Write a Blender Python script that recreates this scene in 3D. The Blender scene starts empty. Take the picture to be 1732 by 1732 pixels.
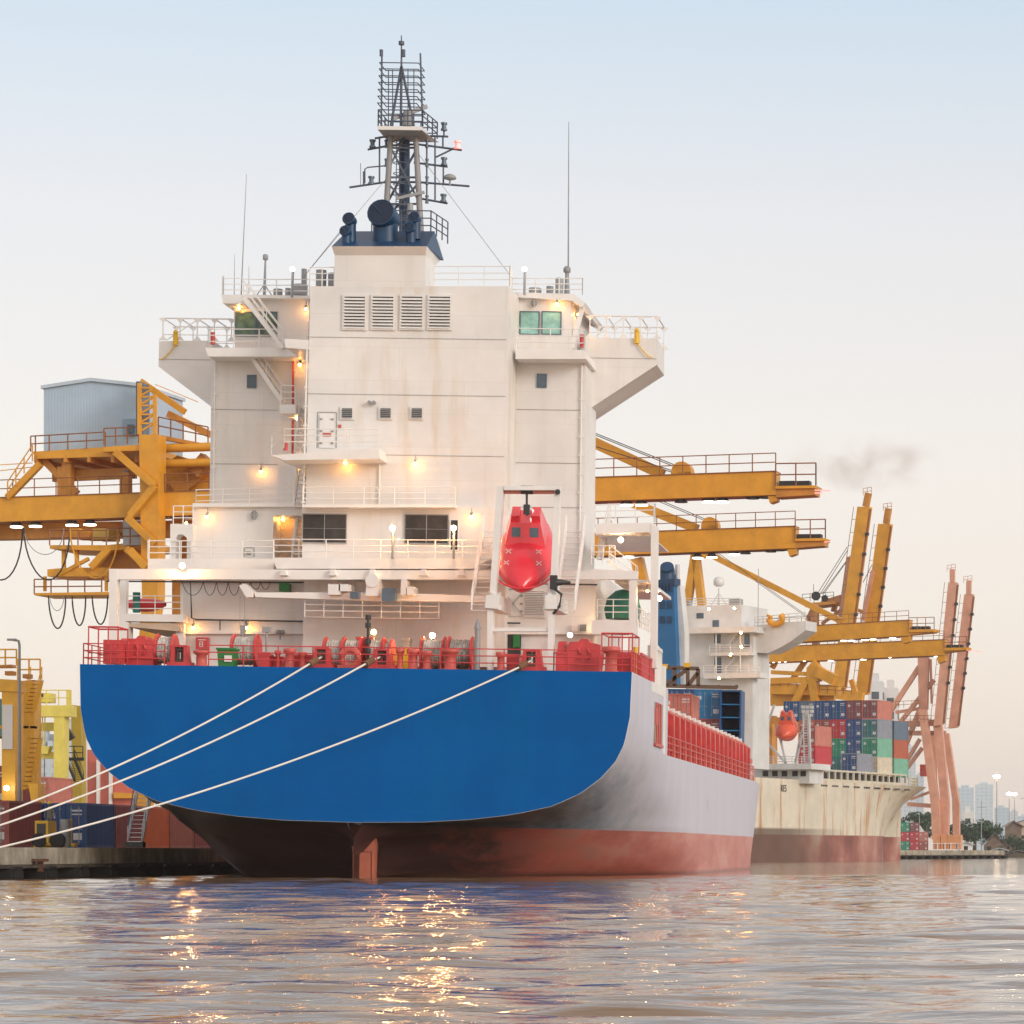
import bpy, math, random
import numpy as np
from mathutils import Vector, Matrix, noise as mnoise
random.seed(7)
R = math.radians
SC = bpy.context.scene
COL = SC.collection
# ------------------------------------------------------------------ camera, sky, sun
F = 5500.0; CX = 1680.0; CY = 1440.0; W0 = 1732.0     # focal length and vanishing point in photo pixels
CAM = Vector((0, 0, 1.35))
cam = bpy.data.cameras.new('camera'); co = bpy.data.objects.new('camera', cam); COL.objects.link(co)
co.location = CAM; co.rotation_euler = (R(90), 0, 0)
cam.sensor_width = 36.0; cam.lens = 36.0*F/W0
cam.shift_x = -(CX-W0/2)/W0; cam.shift_y = (CY-W0/2)/W0
cam.clip_start = 0.5; cam.clip_end = 30000
SC.camera = co
wd = bpy.data.worlds.new('World'); SC.world = wd; wd.use_nodes = True
SUN_EL, SUN_AZ = 17, 128      # low soft sun behind the camera, to the right (azimuth clockwise from +Y)
nt = wd.node_tree; nt.nodes.clear()
def N(nt, t, **k):
    n = nt.nodes.new(t)
    for a, v in k.items():
        if a == 'inp':
            for i, x in v.items(): n.inputs[i].default_value = x
        else: setattr(n, a, v)
    return n
def ramp(nt, fac, stops, interp='LINEAR'):
    r = N(nt, 'ShaderNodeValToRGB'); cr = r.color_ramp; cr.interpolation = interp
    while len(cr.elements) > 1: cr.elements.remove(cr.elements[0])
    for i, (p, c) in enumerate(stops):
        e = cr.elements[0] if i == 0 else cr.elements.new(p)
        e.position = p; e.color = (*c, 1) if len(c) == 3 else c
    if fac is not None: nt.links.new(fac, r.inputs[0])
    return r
sky = N(nt, 'ShaderNodeTexSky', sky_type='NISHITA', sun_disc=False, sun_elevation=R(SUN_EL), sun_rotation=R(SUN_AZ), air_density=1.0, dust_density=2.0, ozone_density=1.0)
bg1 = N(nt, 'ShaderNodeBackground'); nt.links.new(sky.outputs[0], bg1.inputs[0]); bg1.inputs[1].default_value = 0.05
tc = N(nt, 'ShaderNodeTexCoord'); sx = N(nt, 'ShaderNodeSeparateXYZ'); nt.links.new(tc.outputs['Generated'], sx.inputs[0])
# thin overcast: pinkish near horizon, pale blue above, warm top added for water highlights
rp = ramp(nt, sx.outputs[2], [(0.0, (.84,.71,.645)), (0.05, (.85,.725,.66)), (0.12, (.845,.745,.68)), (0.19, (.765,.72,.70)), (0.27, (.53,.645,.735)), (.36, (.72,.665,.62)), (.6, (.76,.675,.60)), (1, (.66,.62,.60))])
# brighter, warmer half of the sky behind the viewer
bk = N(nt, 'ShaderNodeMapRange', inp={1: -0.2, 2: 0.9, 3: 0.0, 4: 1.0}); ng = N(nt, 'ShaderNodeVectorMath', operation='DOT_PRODUCT', inp={1: (.55, -.83, 0)})
nt.links.new(tc.outputs['Generated'], ng.inputs[0]); nt.links.new(ng.outputs['Value'], bk.inputs[0])
mx = N(nt, 'ShaderNodeMix', data_type='RGBA', blend_type='MULTIPLY'); nt.links.new(bk.outputs[0], mx.inputs[0])
nt.links.new(rp.outputs[0], mx.inputs[6]); mx.inputs[7].default_value = (1.38, 1.3, 1.24, 1)
bg2 = N(nt, 'ShaderNodeBackground'); nt.links.new(mx.outputs[2], bg2.inputs[0]); bg2.inputs[1].default_value = 0.92
ad = N(nt, 'ShaderNodeAddShader'); wo = N(nt, 'ShaderNodeOutputWorld')
nt.links.new(bg1.outputs[0], ad.inputs[0]); nt.links.new(bg2.outputs[0], ad.inputs[1]); nt.links.new(ad.outputs[0], wo.inputs[0])
sl = bpy.data.lights.new('sun', 'SUN'); sl.energy = 1.25; sl.angle = R(16); sl.color = (1, .95, .90)
so = bpy.data.objects.new('sun', sl); COL.objects.link(so)
sd = Vector((math.sin(R(SUN_AZ))*math.cos(R(SUN_EL)), math.cos(R(SUN_AZ))*math.cos(R(SUN_EL)), math.sin(R(SUN_EL))))
so.rotation_euler = sd.to_track_quat('Z', 'Y').to_euler(); so.location = (0, -50, 80)
SC.view_settings.view_transform = 'Standard'; SC.view_settings.look = 'None'; SC.view_settings.exposure = 0.0; SC.view_settings.gamma = 1.0
SC.cycles.max_bounces = 6; SC.cycles.transparent_max_bounces = 16; SC.cycles.volume_bounces = 2
SC.cycles.use_light_tree = True; SC.cycles.sample_clamp_indirect = 60.0

# ------------------------------------------------------------------ frames: a local coordinate system for every ship or crane
class Fr:
    def __init__(s, M): s.M = M; s.I = M.inverted(); s.o = s.I @ CAM; s.R = s.I.to_3x3()
    def at(s, px, py, y=None, x=None, z=None):
        d = s.R @ Vector(((px-CX)/F, 1.0, (CY-py)/F))
        a, v = (1, y) if y is not None else ((0, x) if x is not None else (2, z))
        return s.o + d*((v-s.o[a])/d[a])
WLD = Fr(Matrix.Identity(4))
BASE = {}
def thing(name, label, cat, fr, base, group=None):
    o = bpy.data.objects.new(name, None); COL.objects.link(o); o.empty_display_size = .3
    o.matrix_world = fr.M @ Matrix.Translation(Vector(base)); BASE[o.name] = Vector(base)
    o['label'] = label; o['category'] = cat
    if group: o['group'] = group
    return o
def mesh_of(name, mb, m, base=(0,0,0)):
    me = bpy.data.meshes.new(name); b = Vector(base)
    me.from_pydata([Vector(v)-b for v in mb.v], [], mb.f)
    for mm in (m if isinstance(m, (list, tuple)) else [m]): me.materials.append(mm)
    if any(mb.m): me.polygons.foreach_set('material_index', mb.m)
    if any(mb.s): me.polygons.foreach_set('use_smooth', mb.s)
    me.validate(); me.update()
    return me
def part(name, mb, m, parent, label=None):
    if not mb.f: return None
    b = BASE[parent.name]
    o = bpy.data.objects.new(name, mesh_of(name, mb, m, b)); COL.objects.link(o); o.parent = parent; BASE[o.name] = b
    if label: o['label'] = label
    return o
def solo(name, mb, m, fr, base, label, cat, group=None):
    o = bpy.data.objects.new(name, mesh_of(name, mb, m, base)); COL.objects.link(o)
    o.matrix_world = fr.M @ Matrix.Translation(Vector(base))
    o['label'] = label; o['category'] = cat
    if group: o['group'] = group
    return o
def struct(name, mb, m, kind='structure', fr=WLD):
    o = bpy.data.objects.new(name, mesh_of(name, mb, m)); COL.objects.link(o); o.matrix_world = fr.M; o['kind'] = kind
    return o
def dup(root, mat, label=None, mats=None):
    r = root.copy(); COL.objects.link(r); r.matrix_world = mat
    if label: r['label'] = label
    def rec(s, d):
        for ch in s.children:
            c = ch.copy(); COL.objects.link(c); c.parent = d
            if mats and c.material_slots:
                for i, mm in enumerate(mats[:len(c.material_slots)]):
                    c.material_slots[i].link = 'OBJECT'; c.material_slots[i].material = mm
            rec(ch, c)
    rec(root, r)
    return r

# ------------------------------------------------------------------ mesh builder
class MB:
    def __init__(s): s.v = []; s.f = []; s.m = []; s.s = []; s.mi = 0
    def add(s, vs, fs, smooth=False):
        n = len(s.v); s.v += [Vector(v) for v in vs]
        for f in fs: s.f.append([i+n for i in f]); s.m.append(s.mi); s.s.append(smooth)
        return s
    def box(s, x0, x1, y0, y1, z0, z1):
        return s.add([(x0,y0,z0),(x1,y0,z0),(x1,y1,z0),(x0,y1,z0),(x0,y0,z1),(x1,y0,z1),(x1,y1,z1),(x0,y1,z1)],
                     [(3,2,1,0),(4,5,6,7),(0,1,5,4),(1,2,6,5),(2,3,7,6),(3,0,4,7)])
    def cb(s, c, sx, sy, sz):       # centred box
        return s.box(c[0]-sx/2, c[0]+sx/2, c[1]-sy/2, c[1]+sy/2, c[2]-sz/2, c[2]+sz/2)
    def prism(s, poly, y0, y1):     # poly of (x,z) swept along y
        n = len(poly); a = sum(poly[i][0]*poly[(i+1)%n][1]-poly[(i+1)%n][0]*poly[i][1] for i in range(n))
        if a < 0: poly = poly[::-1]
        if y1 < y0: y0, y1 = y1, y0
        vs = [(x, y0, z) for x, z in poly]+[(x, y1, z) for x, z in poly]
        return s.add(vs, [list(range(n)), [i+n for i in reversed(range(n))]]+[[(i+1)%n, i, i+n, (i+1)%n+n] for i in range(n)])
    def prismx(s, poly, x0, x1):    # poly of (y,z) swept along x
        t = MB().prism(poly, x0, x1)
        return s.add([(v[1], v[0], v[2]) for v in t.v], [f[::-1] for f in t.f])
    def cyl(s, p0, p1, r0, r1=None, n=10, caps=True, smooth=True):
        p0 = Vector(p0); p1 = Vector(p1); r1 = r0 if r1 is None else r1; d = p1-p0
        if d.length < 1e-6: return s
        q = d.to_track_quat('Z', 'Y'); ax = q @ Vector((1,0,0)); ay = q @ Vector((0,1,0))
        vs = []
        for p, r in ((p0, r0), (p1, r1)):
            for i in range(n):
                a = 2*math.pi*(i+.5)/n; vs.append(p+ax*(r*math.cos(a))+ay*(r*math.sin(a)))
        s.add(vs, [(i, (i+1)%n, (i+1)%n+n, i+n) for i in range(n)], smooth and n > 5)
        if caps: s.add(vs, [list(reversed(range(n))), list(range(n, 2*n))])
        return s
    def tube(s, pts, r, n=6, closed=False):
        pts = [Vector(p) for p in pts]; m = len(pts); vs = []; up = Vector((0, 0, 1))
        for i, p in enumerate(pts):
            a = pts[(i-1) % m] if (closed or i) else p; b = pts[(i+1) % m] if (closed or i < m-1) else p
            d = (b-a).normalized(); sd = d.cross(up)
            if sd.length < .05: sd = d.cross(Vector((0, 1, 0)))
            sd.normalize(); u2 = sd.cross(d)
            for k in range(n):
                t = 2*math.pi*(k+.5)/n; vs.append(p+sd*(r*math.cos(t))+u2*(r*math.sin(t)))
        fs = []
        for i in range(m if closed else m-1):
            for k in range(n): fs.append((i*n+k, ((i+1) % m)*n+k, ((i+1) % m)*n+(k+1) % n, i*n+(k+1) % n))
        s.add(vs, fs, n > 5)
        if not closed: s.add(vs, [list(range(n)), list(reversed(range((m-1)*n, m*n)))])
        return s
    def bar(s, p0, p1, w, h=None):  # rectangular beam, h measured in the vertical plane
        h = w if h is None else h; p0 = Vector(p0); p1 = Vector(p1); d = (p1-p0).normalized()
        sd = d.cross(Vector((0,0,1)))
        if sd.length < .05: sd = Vector((1,0,0))
        sd.normalize(); u = sd.cross(d); vs = []
        for p in (p0, p1):
            for a, b in ((-1,-1),(1,-1),(1,1),(-1,1)): vs.append(p+sd*(a*w/2)+u*(b*h/2))
        return s.add(vs, [(0,1,2,3),(7,6,5,4),(0,4,5,1),(1,5,6,2),(2,6,7,3),(3,7,4,0)])
    def lathe(s, prof, c, ax=(0,0,1), n=14, smooth=True):   # prof of (r,h)
        c = Vector(c); q = Vector(ax).to_track_quat('Z', 'Y'); vs = []
        for r, h in prof:
            for i in range(n):
                a = 2*math.pi*i/n; vs.append(c+q @ Vector((r*math.cos(a), r*math.sin(a), h)))
        m = len(prof)
        fs = [(j*n+i, j*n+(i+1)%n, (j+1)*n+(i+1)%n, (j+1)*n+i) for j in range(m-1) for i in range(n)]
        s.add(vs, fs, smooth)
        return s.add(vs, [list(reversed(range(n))), list(range((m-1)*n, m*n))])
    def ball(s, c, r, n=10, sz=1):
        return s.lathe([(max(.001, r*math.sin(math.pi*j/8)), -r*sz*math.cos(math.pi*j/8)) for j in range(9)], c, n=n)
    def torus(s, c, R_, r, ax=(0,1,0), n=20, k=8, sx=1):
        c = Vector(c); q = Vector(ax).to_track_quat('Z', 'Y')
        return s.tube([c+q @ Vector((R_*sx*math.cos(2*math.pi*i/n), R_*math.sin(2*math.pi*i/n), 0)) for i in range(n)], r, k, True)
    def xf(s, M):
        s.v = [M @ v for v in s.v]; return s
    def join(s, o):
        n = len(s.v); s.v += o.v; s.f += [[i+n for i in f] for f in o.f]; s.m += o.m; s.s += o.s; return s
def rail(mb, pts, h=1.0, step=1.5, rails=3, r=.028, post=None, close=False):
    pts = [Vector(p) for p in pts]
    if close: pts.append(pts[0])
    up = Vector((0,0,h))
    for a, b in zip(pts[:-1], pts[1:]):
        for k in range(1, rails+1): mb.cyl(a+up*(k/rails), b+up*(k/rails), r, n=5, caps=False)
        n = max(1, round((b-a).length/step))
        for i in range(n+1):
            p = a.lerp(b, i/n); mb.cyl(p, p+up, post or r*1.1, n=5, caps=False)
    return mb
def stairs(mb, p0, p1, wv, n=None, hand=.9, r=.03):   # p0 low, p1 high, wv = width vector
    p0 = Vector(p0); p1 = Vector(p1); wv = Vector(wv); n = n or max(3, int(abs(p1.z-p0.z)/.24))
    run = (p1-p0); fw = Vector((run.x, run.y, 0)); fw = fw.normalized()*.24 if fw.length > .1 else Vector((0, .16, 0))
    for q in (Vector((0,0,0)), wv): mb.bar(p0+q, p1+q, .07, .22)
    for i in range(n+1):
        c = p0.lerp(p1, i/n); a, b = c-fw/2, c+fw/2; t = Vector((0,0,.04))
        mb.add([a, a+wv, b+wv, b, a+t, a+wv+t, b+wv+t, b+t], [(3,2,1,0),(4,5,6,7),(0,1,5,4),(1,2,6,5),(2,3,7,6),(3,0,4,7)])
    if hand:
        for q in (Vector((0,0,0)), wv):
            for k in (.5, 1): mb.cyl(p0+q+Vector((0,0,hand*k)), p1+q+Vector((0,0,hand*k)), r, n=5, caps=False)
            m = max(1, int(run.length/1.3))
            for i in range(m+1):
                c = p0.lerp(p1, i/m)+q; mb.cyl(c, c+Vector((0,0,hand)), r, n=5, caps=False)
    return mb
def ladder(mb, p0, p1, w=.45, r=.025):
    p0 = Vector(p0); p1 = Vector(p1); h = Vector((w/2, 0, 0))
    for q in (-h, h): mb.cyl(p0+q, p1+q, r, n=5, caps=False)
    n = int((p1-p0).length/.35)
    for i in range(n+1): c = p0.lerp(p1, i/n); mb.cyl(c-h, c+h, r*.8, n=4, caps=False)
    return mb

# ------------------------------------------------------------------ materials
def mat(name, col, rough=.5, metal=0, var=.08, scale=.6, streak=0, scol=(.35,.17,.05), sscale=(1.2,1.2,.12), bump=0, bscale=8, spec=.5, dirt=0, dcol=(.12,.10,.08), emit=None, es=0, slo=.55, shi=.75, wave=None, coat=0, plates=None):
    m = bpy.data.materials.new(name); m.use_nodes = True; t = m.node_tree; L = t.links; b = t.nodes['Principled BSDF']
    b.inputs['Roughness'].default_value = rough; b.inputs['Metallic'].default_value = metal; b.inputs['Specular IOR Level'].default_value = spec
    if coat: b.inputs['Coat Weight'].default_value = coat
    c = N(t, 'ShaderNodeTexCoord'); src = c.outputs['Object']
    n1 = N(t, 'ShaderNodeTexNoise', inp={'Scale': scale, 'Detail': 6.0, 'Roughness': .6}); L.new(src, n1.inputs[0])
    dk = tuple(x*(1-var*2.2) for x in col); lt = tuple(min(1, x*(1+var)) for x in col)
    out = ramp(t, n1.outputs[0], [(.3, dk), (.7, lt)]).outputs[0]
    def mixin(fac, color, out):
        mxx = N(t, 'ShaderNodeMix', data_type='RGBA'); L.new(fac, mxx.inputs[0]); L.new(out, mxx.inputs[6]); mxx.inputs[7].default_value = (*color, 1); return mxx.outputs[2]
    if streak:
        mp = N(t, 'ShaderNodeMapping', inp={3: sscale}); L.new(src, mp.inputs[0])
        n2 = N(t, 'ShaderNodeTexNoise', inp={'Scale': 1.0, 'Detail': 5.0, 'Roughness': .65}); L.new(mp.outputs[0], n2.inputs[0])
        r2 = ramp(t, n2.outputs[0], [(slo, (0,0,0)), (shi, (streak,)*3)]); out = mixin(r2.outputs[0], scol, out)
    if dirt:
        n3 = N(t, 'ShaderNodeTexNoise', inp={'Scale': 3.5, 'Detail': 8.0, 'Roughness': .7}); L.new(src, n3.inputs[0])
        r3 = ramp(t, n3.outputs[0], [(.52, (0,0,0)), (.72, (dirt,)*3)]); out = mixin(r3.outputs[0], dcol, out)
    if plates:
        px_ = N(t, 'ShaderNodeSeparateXYZ'); L.new(src, px_.inputs[0]); cb_ = N(t, 'ShaderNodeCombineXYZ'); L.new(px_.outputs['xyz'.index(plates[0])], cb_.inputs[0]); L.new(px_.outputs['xyz'.index(plates[1])], cb_.inputs[1])
        bk_ = N(t, 'ShaderNodeTexBrick', inp={'Scale': 1.0, 'Mortar Size': .012, 'Mortar Smooth': .6, 'Brick Width': 5.6, 'Row Height': 1.75}); bk_.inputs['Color1'].default_value = (1,1,1,1); bk_.inputs['Color2'].default_value = (.965,.965,.97,1); bk_.inputs['Mortar'].default_value = (.87,.85,.84,1); L.new(cb_.outputs[0], bk_.inputs[0])
        mp_ = N(t, 'ShaderNodeMix', data_type='RGBA', blend_type='MULTIPLY', inp={0: 1.0}); L.new(out, mp_.inputs[6]); L.new(bk_.outputs[0], mp_.inputs[7]); out = mp_.outputs[2]
    L.new(out, b.inputs['Base Color'])
    if plates and not bump and not wave:
        nn = N(t, 'ShaderNodeTexNoise', inp={'Scale': .55, 'Detail': 2.0}); L.new(src, nn.inputs[0]); b2 = N(t, 'ShaderNodeBump', inp={'Strength': .5, 'Distance': .10}); L.new(nn.outputs[0], b2.inputs['Height']); L.new(b2.outputs[0], b.inputs['Normal'])
    if bump or wave:
        bp = N(t, 'ShaderNodeBump', inp={'Strength': bump or .5, 'Distance': .05})
        if wave:
            wv = N(t, 'ShaderNodeTexWave', bands_direction=wave[0], inp={'Scale': wave[1]}); L.new(src, wv.inputs[0]); L.new(wv.outputs[0], bp.inputs['Height'])
        else:
            n4 = N(t, 'ShaderNodeTexNoise', inp={'Scale': bscale, 'Detail': 6.0}); L.new(src, n4.inputs[0]); L.new(n4.outputs[0], bp.inputs['Height'])
        L.new(bp.outputs[0], b.inputs['Normal'])
    if emit:
        b.inputs['Emission Color'].default_value = (*emit, 1); b.inputs['Emission Strength'].default_value = es
    m['out'] = 1
    return m
WHITE = (.775, .765, .75)
M = {}
M['white'] = mat('white_paint', WHITE, .42, var=.05, scale=.25, plates='xz', streak=.22, scol=(.42,.27,.13), slo=.52, shi=.78, sscale=(.9,.9,.07))
M['white_rust'] = mat('stained_white_paint', WHITE, .42, var=.06, scale=.25, plates='xz', streak=.55, scol=(.58,.38,.14), slo=.52, shi=.70, sscale=(.45,.45,.05))
M['white_clean'] = mat('white_trim', (.80,.79,.775), .4, var=.04)
M['red'] = mat('red_deck_paint', (.60,.055,.06), .4, var=.12, scale=1.5, dirt=.25, dcol=(.25,.05,.04))
M['red2'] = mat('faded_red_paint', (.60,.11,.09), .45, var=.12, scale=1.2, dirt=.25, dcol=(.25,.08,.06))
M['blue'] = mat('funnel_blue', (.002,.045,.125), .45, var=.15)
M['rope'] = mat('pale_rope', (.62,.60,.56), .9, var=.2, scale=3, bump=.6, wave=('DIAGONAL', 6.0))
M['ropew'] = mat('white_rope', (.80,.78,.74), .8, var=.05)
M['dark'] = mat('dark_metal', (.03,.032,.035), .5, var=.1)
M['black'] = mat('black_rubber', (.012,.012,.013), .7, var=.1)
M['grey'] = mat('grey_metal', (.30,.31,.32), .45, var=.1)
M['mast'] = mat('weathered_mast_paint', (.085,.105,.15), .5, var=.15, scale=2)
M['yellow'] = mat('safety_yellow', (.75,.45,.02), .45, var=.1)
M['green'] = mat('green_plastic', (.02,.22,.05), .45, var=.1)
M['teal'] = mat('teal_tarp', (.01,.16,.13), .6, var=.1)
M['orange'] = mat('crane_orange', (.72,.34,.025), .42, var=.10, scale=.5, dirt=.22, dcol=(.30,.12,.02), streak=.15, scol=(.3,.12,.03))
M['orange_d'] = mat('crane_orange_old', (.60,.26,.04), .5, var=.15, scale=.5, dirt=.4, dcol=(.20,.07,.02))
M['pink'] = mat('faded_salmon_crane_paint', (.66,.34,.24), .5, var=.1, scale=.4, streak=.2, scol=(.35,.14,.07))
M['craneyel'] = mat('pale_yellow_crane_paint', (.80,.68,.14), .5, var=.1, scale=.4, dirt=.2, dcol=(.35,.25,.05))
M['rail_o'] = mat('rusty_rail', (.30,.12,.05), .6, var=.15)
M['glass'] = mat('dark_glass', (.02,.025,.03), .08, var=.1)
M['glassg'] = mat('green_bridge_glass', (.30,.58,.52), .15, var=.25, scale=1.2)
M['steelblue'] = mat('porthole_glass', (.09,.14,.19), .2, var=.2)
M['mesh'] = mat('dark_mesh_screen', (.045,.04,.038), .7, var=.3, scale=1.5, bump=.3, bscale=60)
M['lifeboat'] = mat('lifeboat_red', (.80,.028,.05), .3, var=.06, coat=.4)
M['panel'] = mat('machinery_house_blue', (.42,.55,.68), .5, var=.04, wave=('X', 2.6), bump=.35)
def lampmat(name, c, s):
    m = bpy.data.materials.new(name); m.use_nodes = True; b = m.node_tree.nodes['Principled BSDF']
    b.inputs['Base Color'].default_value = (.8,.8,.8,1); b.inputs['Emission Color'].default_value = (*c, 1); b.inputs['Emission Strength'].default_value = s
    return m
M['bulb'] = lampmat('amber_bulb', (1, .42, .08), 130)
M['flood'] = lampmat('white_floodlight', (1, .50, .17), 750)
M['flood2'] = lampmat('deck_lamp', (1, .60, .30), 160)
M['cool'] = lampmat('cool_white_lamp', (1, .93, .82), 25)
M['redl'] = lampmat('red_signal_lamp', (1, .01, .02), .8)
def text_mesh(name, body, size, M4, m, parent):
    cu = bpy.data.curves.new(name, 'FONT'); cu.body = body; cu.size = size; cu.extrude = .01
    o = bpy.data.objects.new(name, cu); COL.objects.link(o)
    dg = bpy.context.evaluated_depsgraph_get(); me = bpy.data.meshes.new_from_object(o.evaluated_get(dg))
    COL.objects.unlink(o); bpy.data.objects.remove(o)
    me.transform(M4); me.materials.clear(); me.materials.append(m)
    q = bpy.data.objects.new(name, me); COL.objects.link(q); q.parent = parent
    me.transform(Matrix.Translation(-BASE[parent.name])); return q
TXT_UP = Matrix.Rotation(R(90), 4, 'X')     # text standing up, facing -y

# ------------------------------------------------------------------ water, riverbed, quay
def build_water():
    ys = np.concatenate([np.array([-60., -20, 0, 8]), 14*np.exp(np.linspace(0, math.log(190/14), 620)), np.array([230, 300, 450, 700, 1200, 2500, 4500.])])
    xs = np.concatenate([np.array([-6000, -1200, -300, -120]), np.linspace(-62, 22, 440), np.array([60, 200, 600, 2000, 6000.])])
    X, Y = np.meshgrid(xs, ys); Z = np.zeros_like(X); rng = np.random.RandomState(3)
    for k in range(80):
        lam = .55*(4.6/.55)**rng.rand(); th = rng.normal(math.pi/2, .40); a = .0054*lam*rng.uniform(.4, 1)
        kx, ky = math.cos(th)*2*math.pi/lam, math.sin(th)*2*math.pi/lam
        ph = rng.rand()*6.28
        warp = .6*np.sin(X*.31+ph)+.5*np.sin(Y*.23+ph*2)
        Z += a*np.sin(kx*X+ky*Y+ph+warp)*(1/(1+(Y/(lam*140))**2))
    fade = np.clip((X+62)/6, 0, 1)*np.clip((22-X)/6, 0, 1)*np.clip((Y-13)/4, 0, 1)*np.clip((190-Y)/20, 0, 1)
    Z *= fade*.62
    nx, ny = len(xs), len(ys)
    V = np.stack([X, Y, Z], -1).reshape(-1, 3)
    idx = np.arange(nx*ny).reshape(ny, nx)
    Q = np.stack([idx[:-1,:-1], idx[:-1,1:], idx[1:,1:], idx[1:,:-1]], -1).reshape(-1, 4)
    me = bpy.data.meshes.new('river_water'); me.vertices.add(len(V)); me.vertices.foreach_set('co', V.ravel())
    me.loops.add(Q.size); me.loops.foreach_set('vertex_index', Q.ravel().astype(np.int32))
    me.polygons.add(len(Q)); me.polygons.foreach_set('loop_start', np.arange(0, Q.size, 4, dtype=np.int32))
    me.polygons.foreach_set('use_smooth', np.ones(len(Q), bool)); me.update(); me.validate()
    m = bpy.data.materials.new('river_water'); m.use_nodes = True; t = m.node_tree; L = t.links; b = t.nodes['Principled BSDF']
    b.inputs['Base Color'].default_value = (.19, .115, .06, 1); b.inputs['Specular Tint'].default_value = (1, .85, .66, 1); b.inputs['Roughness'].default_value = .035; b.inputs['IOR'].default_value = 1.33
    b.inputs['Specular IOR Level'].default_value = .5
    c = N(t, 'ShaderNodeTexCoord')
    n1 = N(t, 'ShaderNodeTexNoise', inp={'Scale': 1.0, 'Detail': 3.5, 'Roughness': .6, 'Distortion': .3}); mp = N(t, 'ShaderNodeMapping', inp={3: (.8, 2.1, 1)})
    L.new(c.outputs['Object'], mp.inputs[0]); L.new(mp.outputs[0], n1.inputs[0])
    bp = N(t, 'ShaderNodeBump', inp={'Strength': .45, 'Distance': .065}); L.new(n1.outputs[0], bp.inputs['Height'])
    n2 = N(t, 'ShaderNodeTexNoise', inp={'Scale': 5.0, 'Detail': 2.0}); L.new(mp.outputs[0], n2.inputs[0])
    bp2 = N(t, 'ShaderNodeBump', inp={'Strength': .25, 'Distance': .010}); L.new(n2.outputs[0], bp2.inputs['Height']); L.new(bp.outputs[0], bp2.inputs['Normal'])
    L.new(bp2.outputs[0], b.inputs['Normal'])
    me.materials.append(m); o = bpy.data.objects.new('river_water', me); COL.objects.link(o); o['kind'] = 'structure'
build_water()
bed = MB().box(-6000, 6000, -80, 4500, -12, -11); struct('river_bed', bed, mat('river_mud', (.10,.08,.05), .9))
# ------------------------------------------------------------------ the big blue container ship
HEEL = R(.8); PIV = Vector((-31.8, 162, 0))
S = Fr(Matrix.Translation(PIV) @ Matrix.Rotation(HEEL, 4, 'Y') @ Matrix.Translation(-PIV))
def sbox(mb, x0, y0, x1, y1, Y0, Y1):
    a = S.at(x0, y0, y=Y0); b = S.at(x1, y1, y=Y0)
    return mb.box(min(a.x,b.x), max(a.x,b.x), Y0, Y1, min(a.z,b.z), max(a.z,b.z))
def spoly(mb, pts, Y0, Y1): return mb.prism([(p.x, p.z) for p in (S.at(x, y, y=Y0) for x, y in pts)], Y0, Y1)
ship = thing('container_ship', 'large container ship with blue stern and tall white deckhouse, moored by its stern ropes', 'ship', S, (-31.8, 162, 0))
XC, HB = -31.88, 13.74; STB = XC+HB; PRT = XC-HB; DZ = 10.48; MDZ = 6.85
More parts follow.
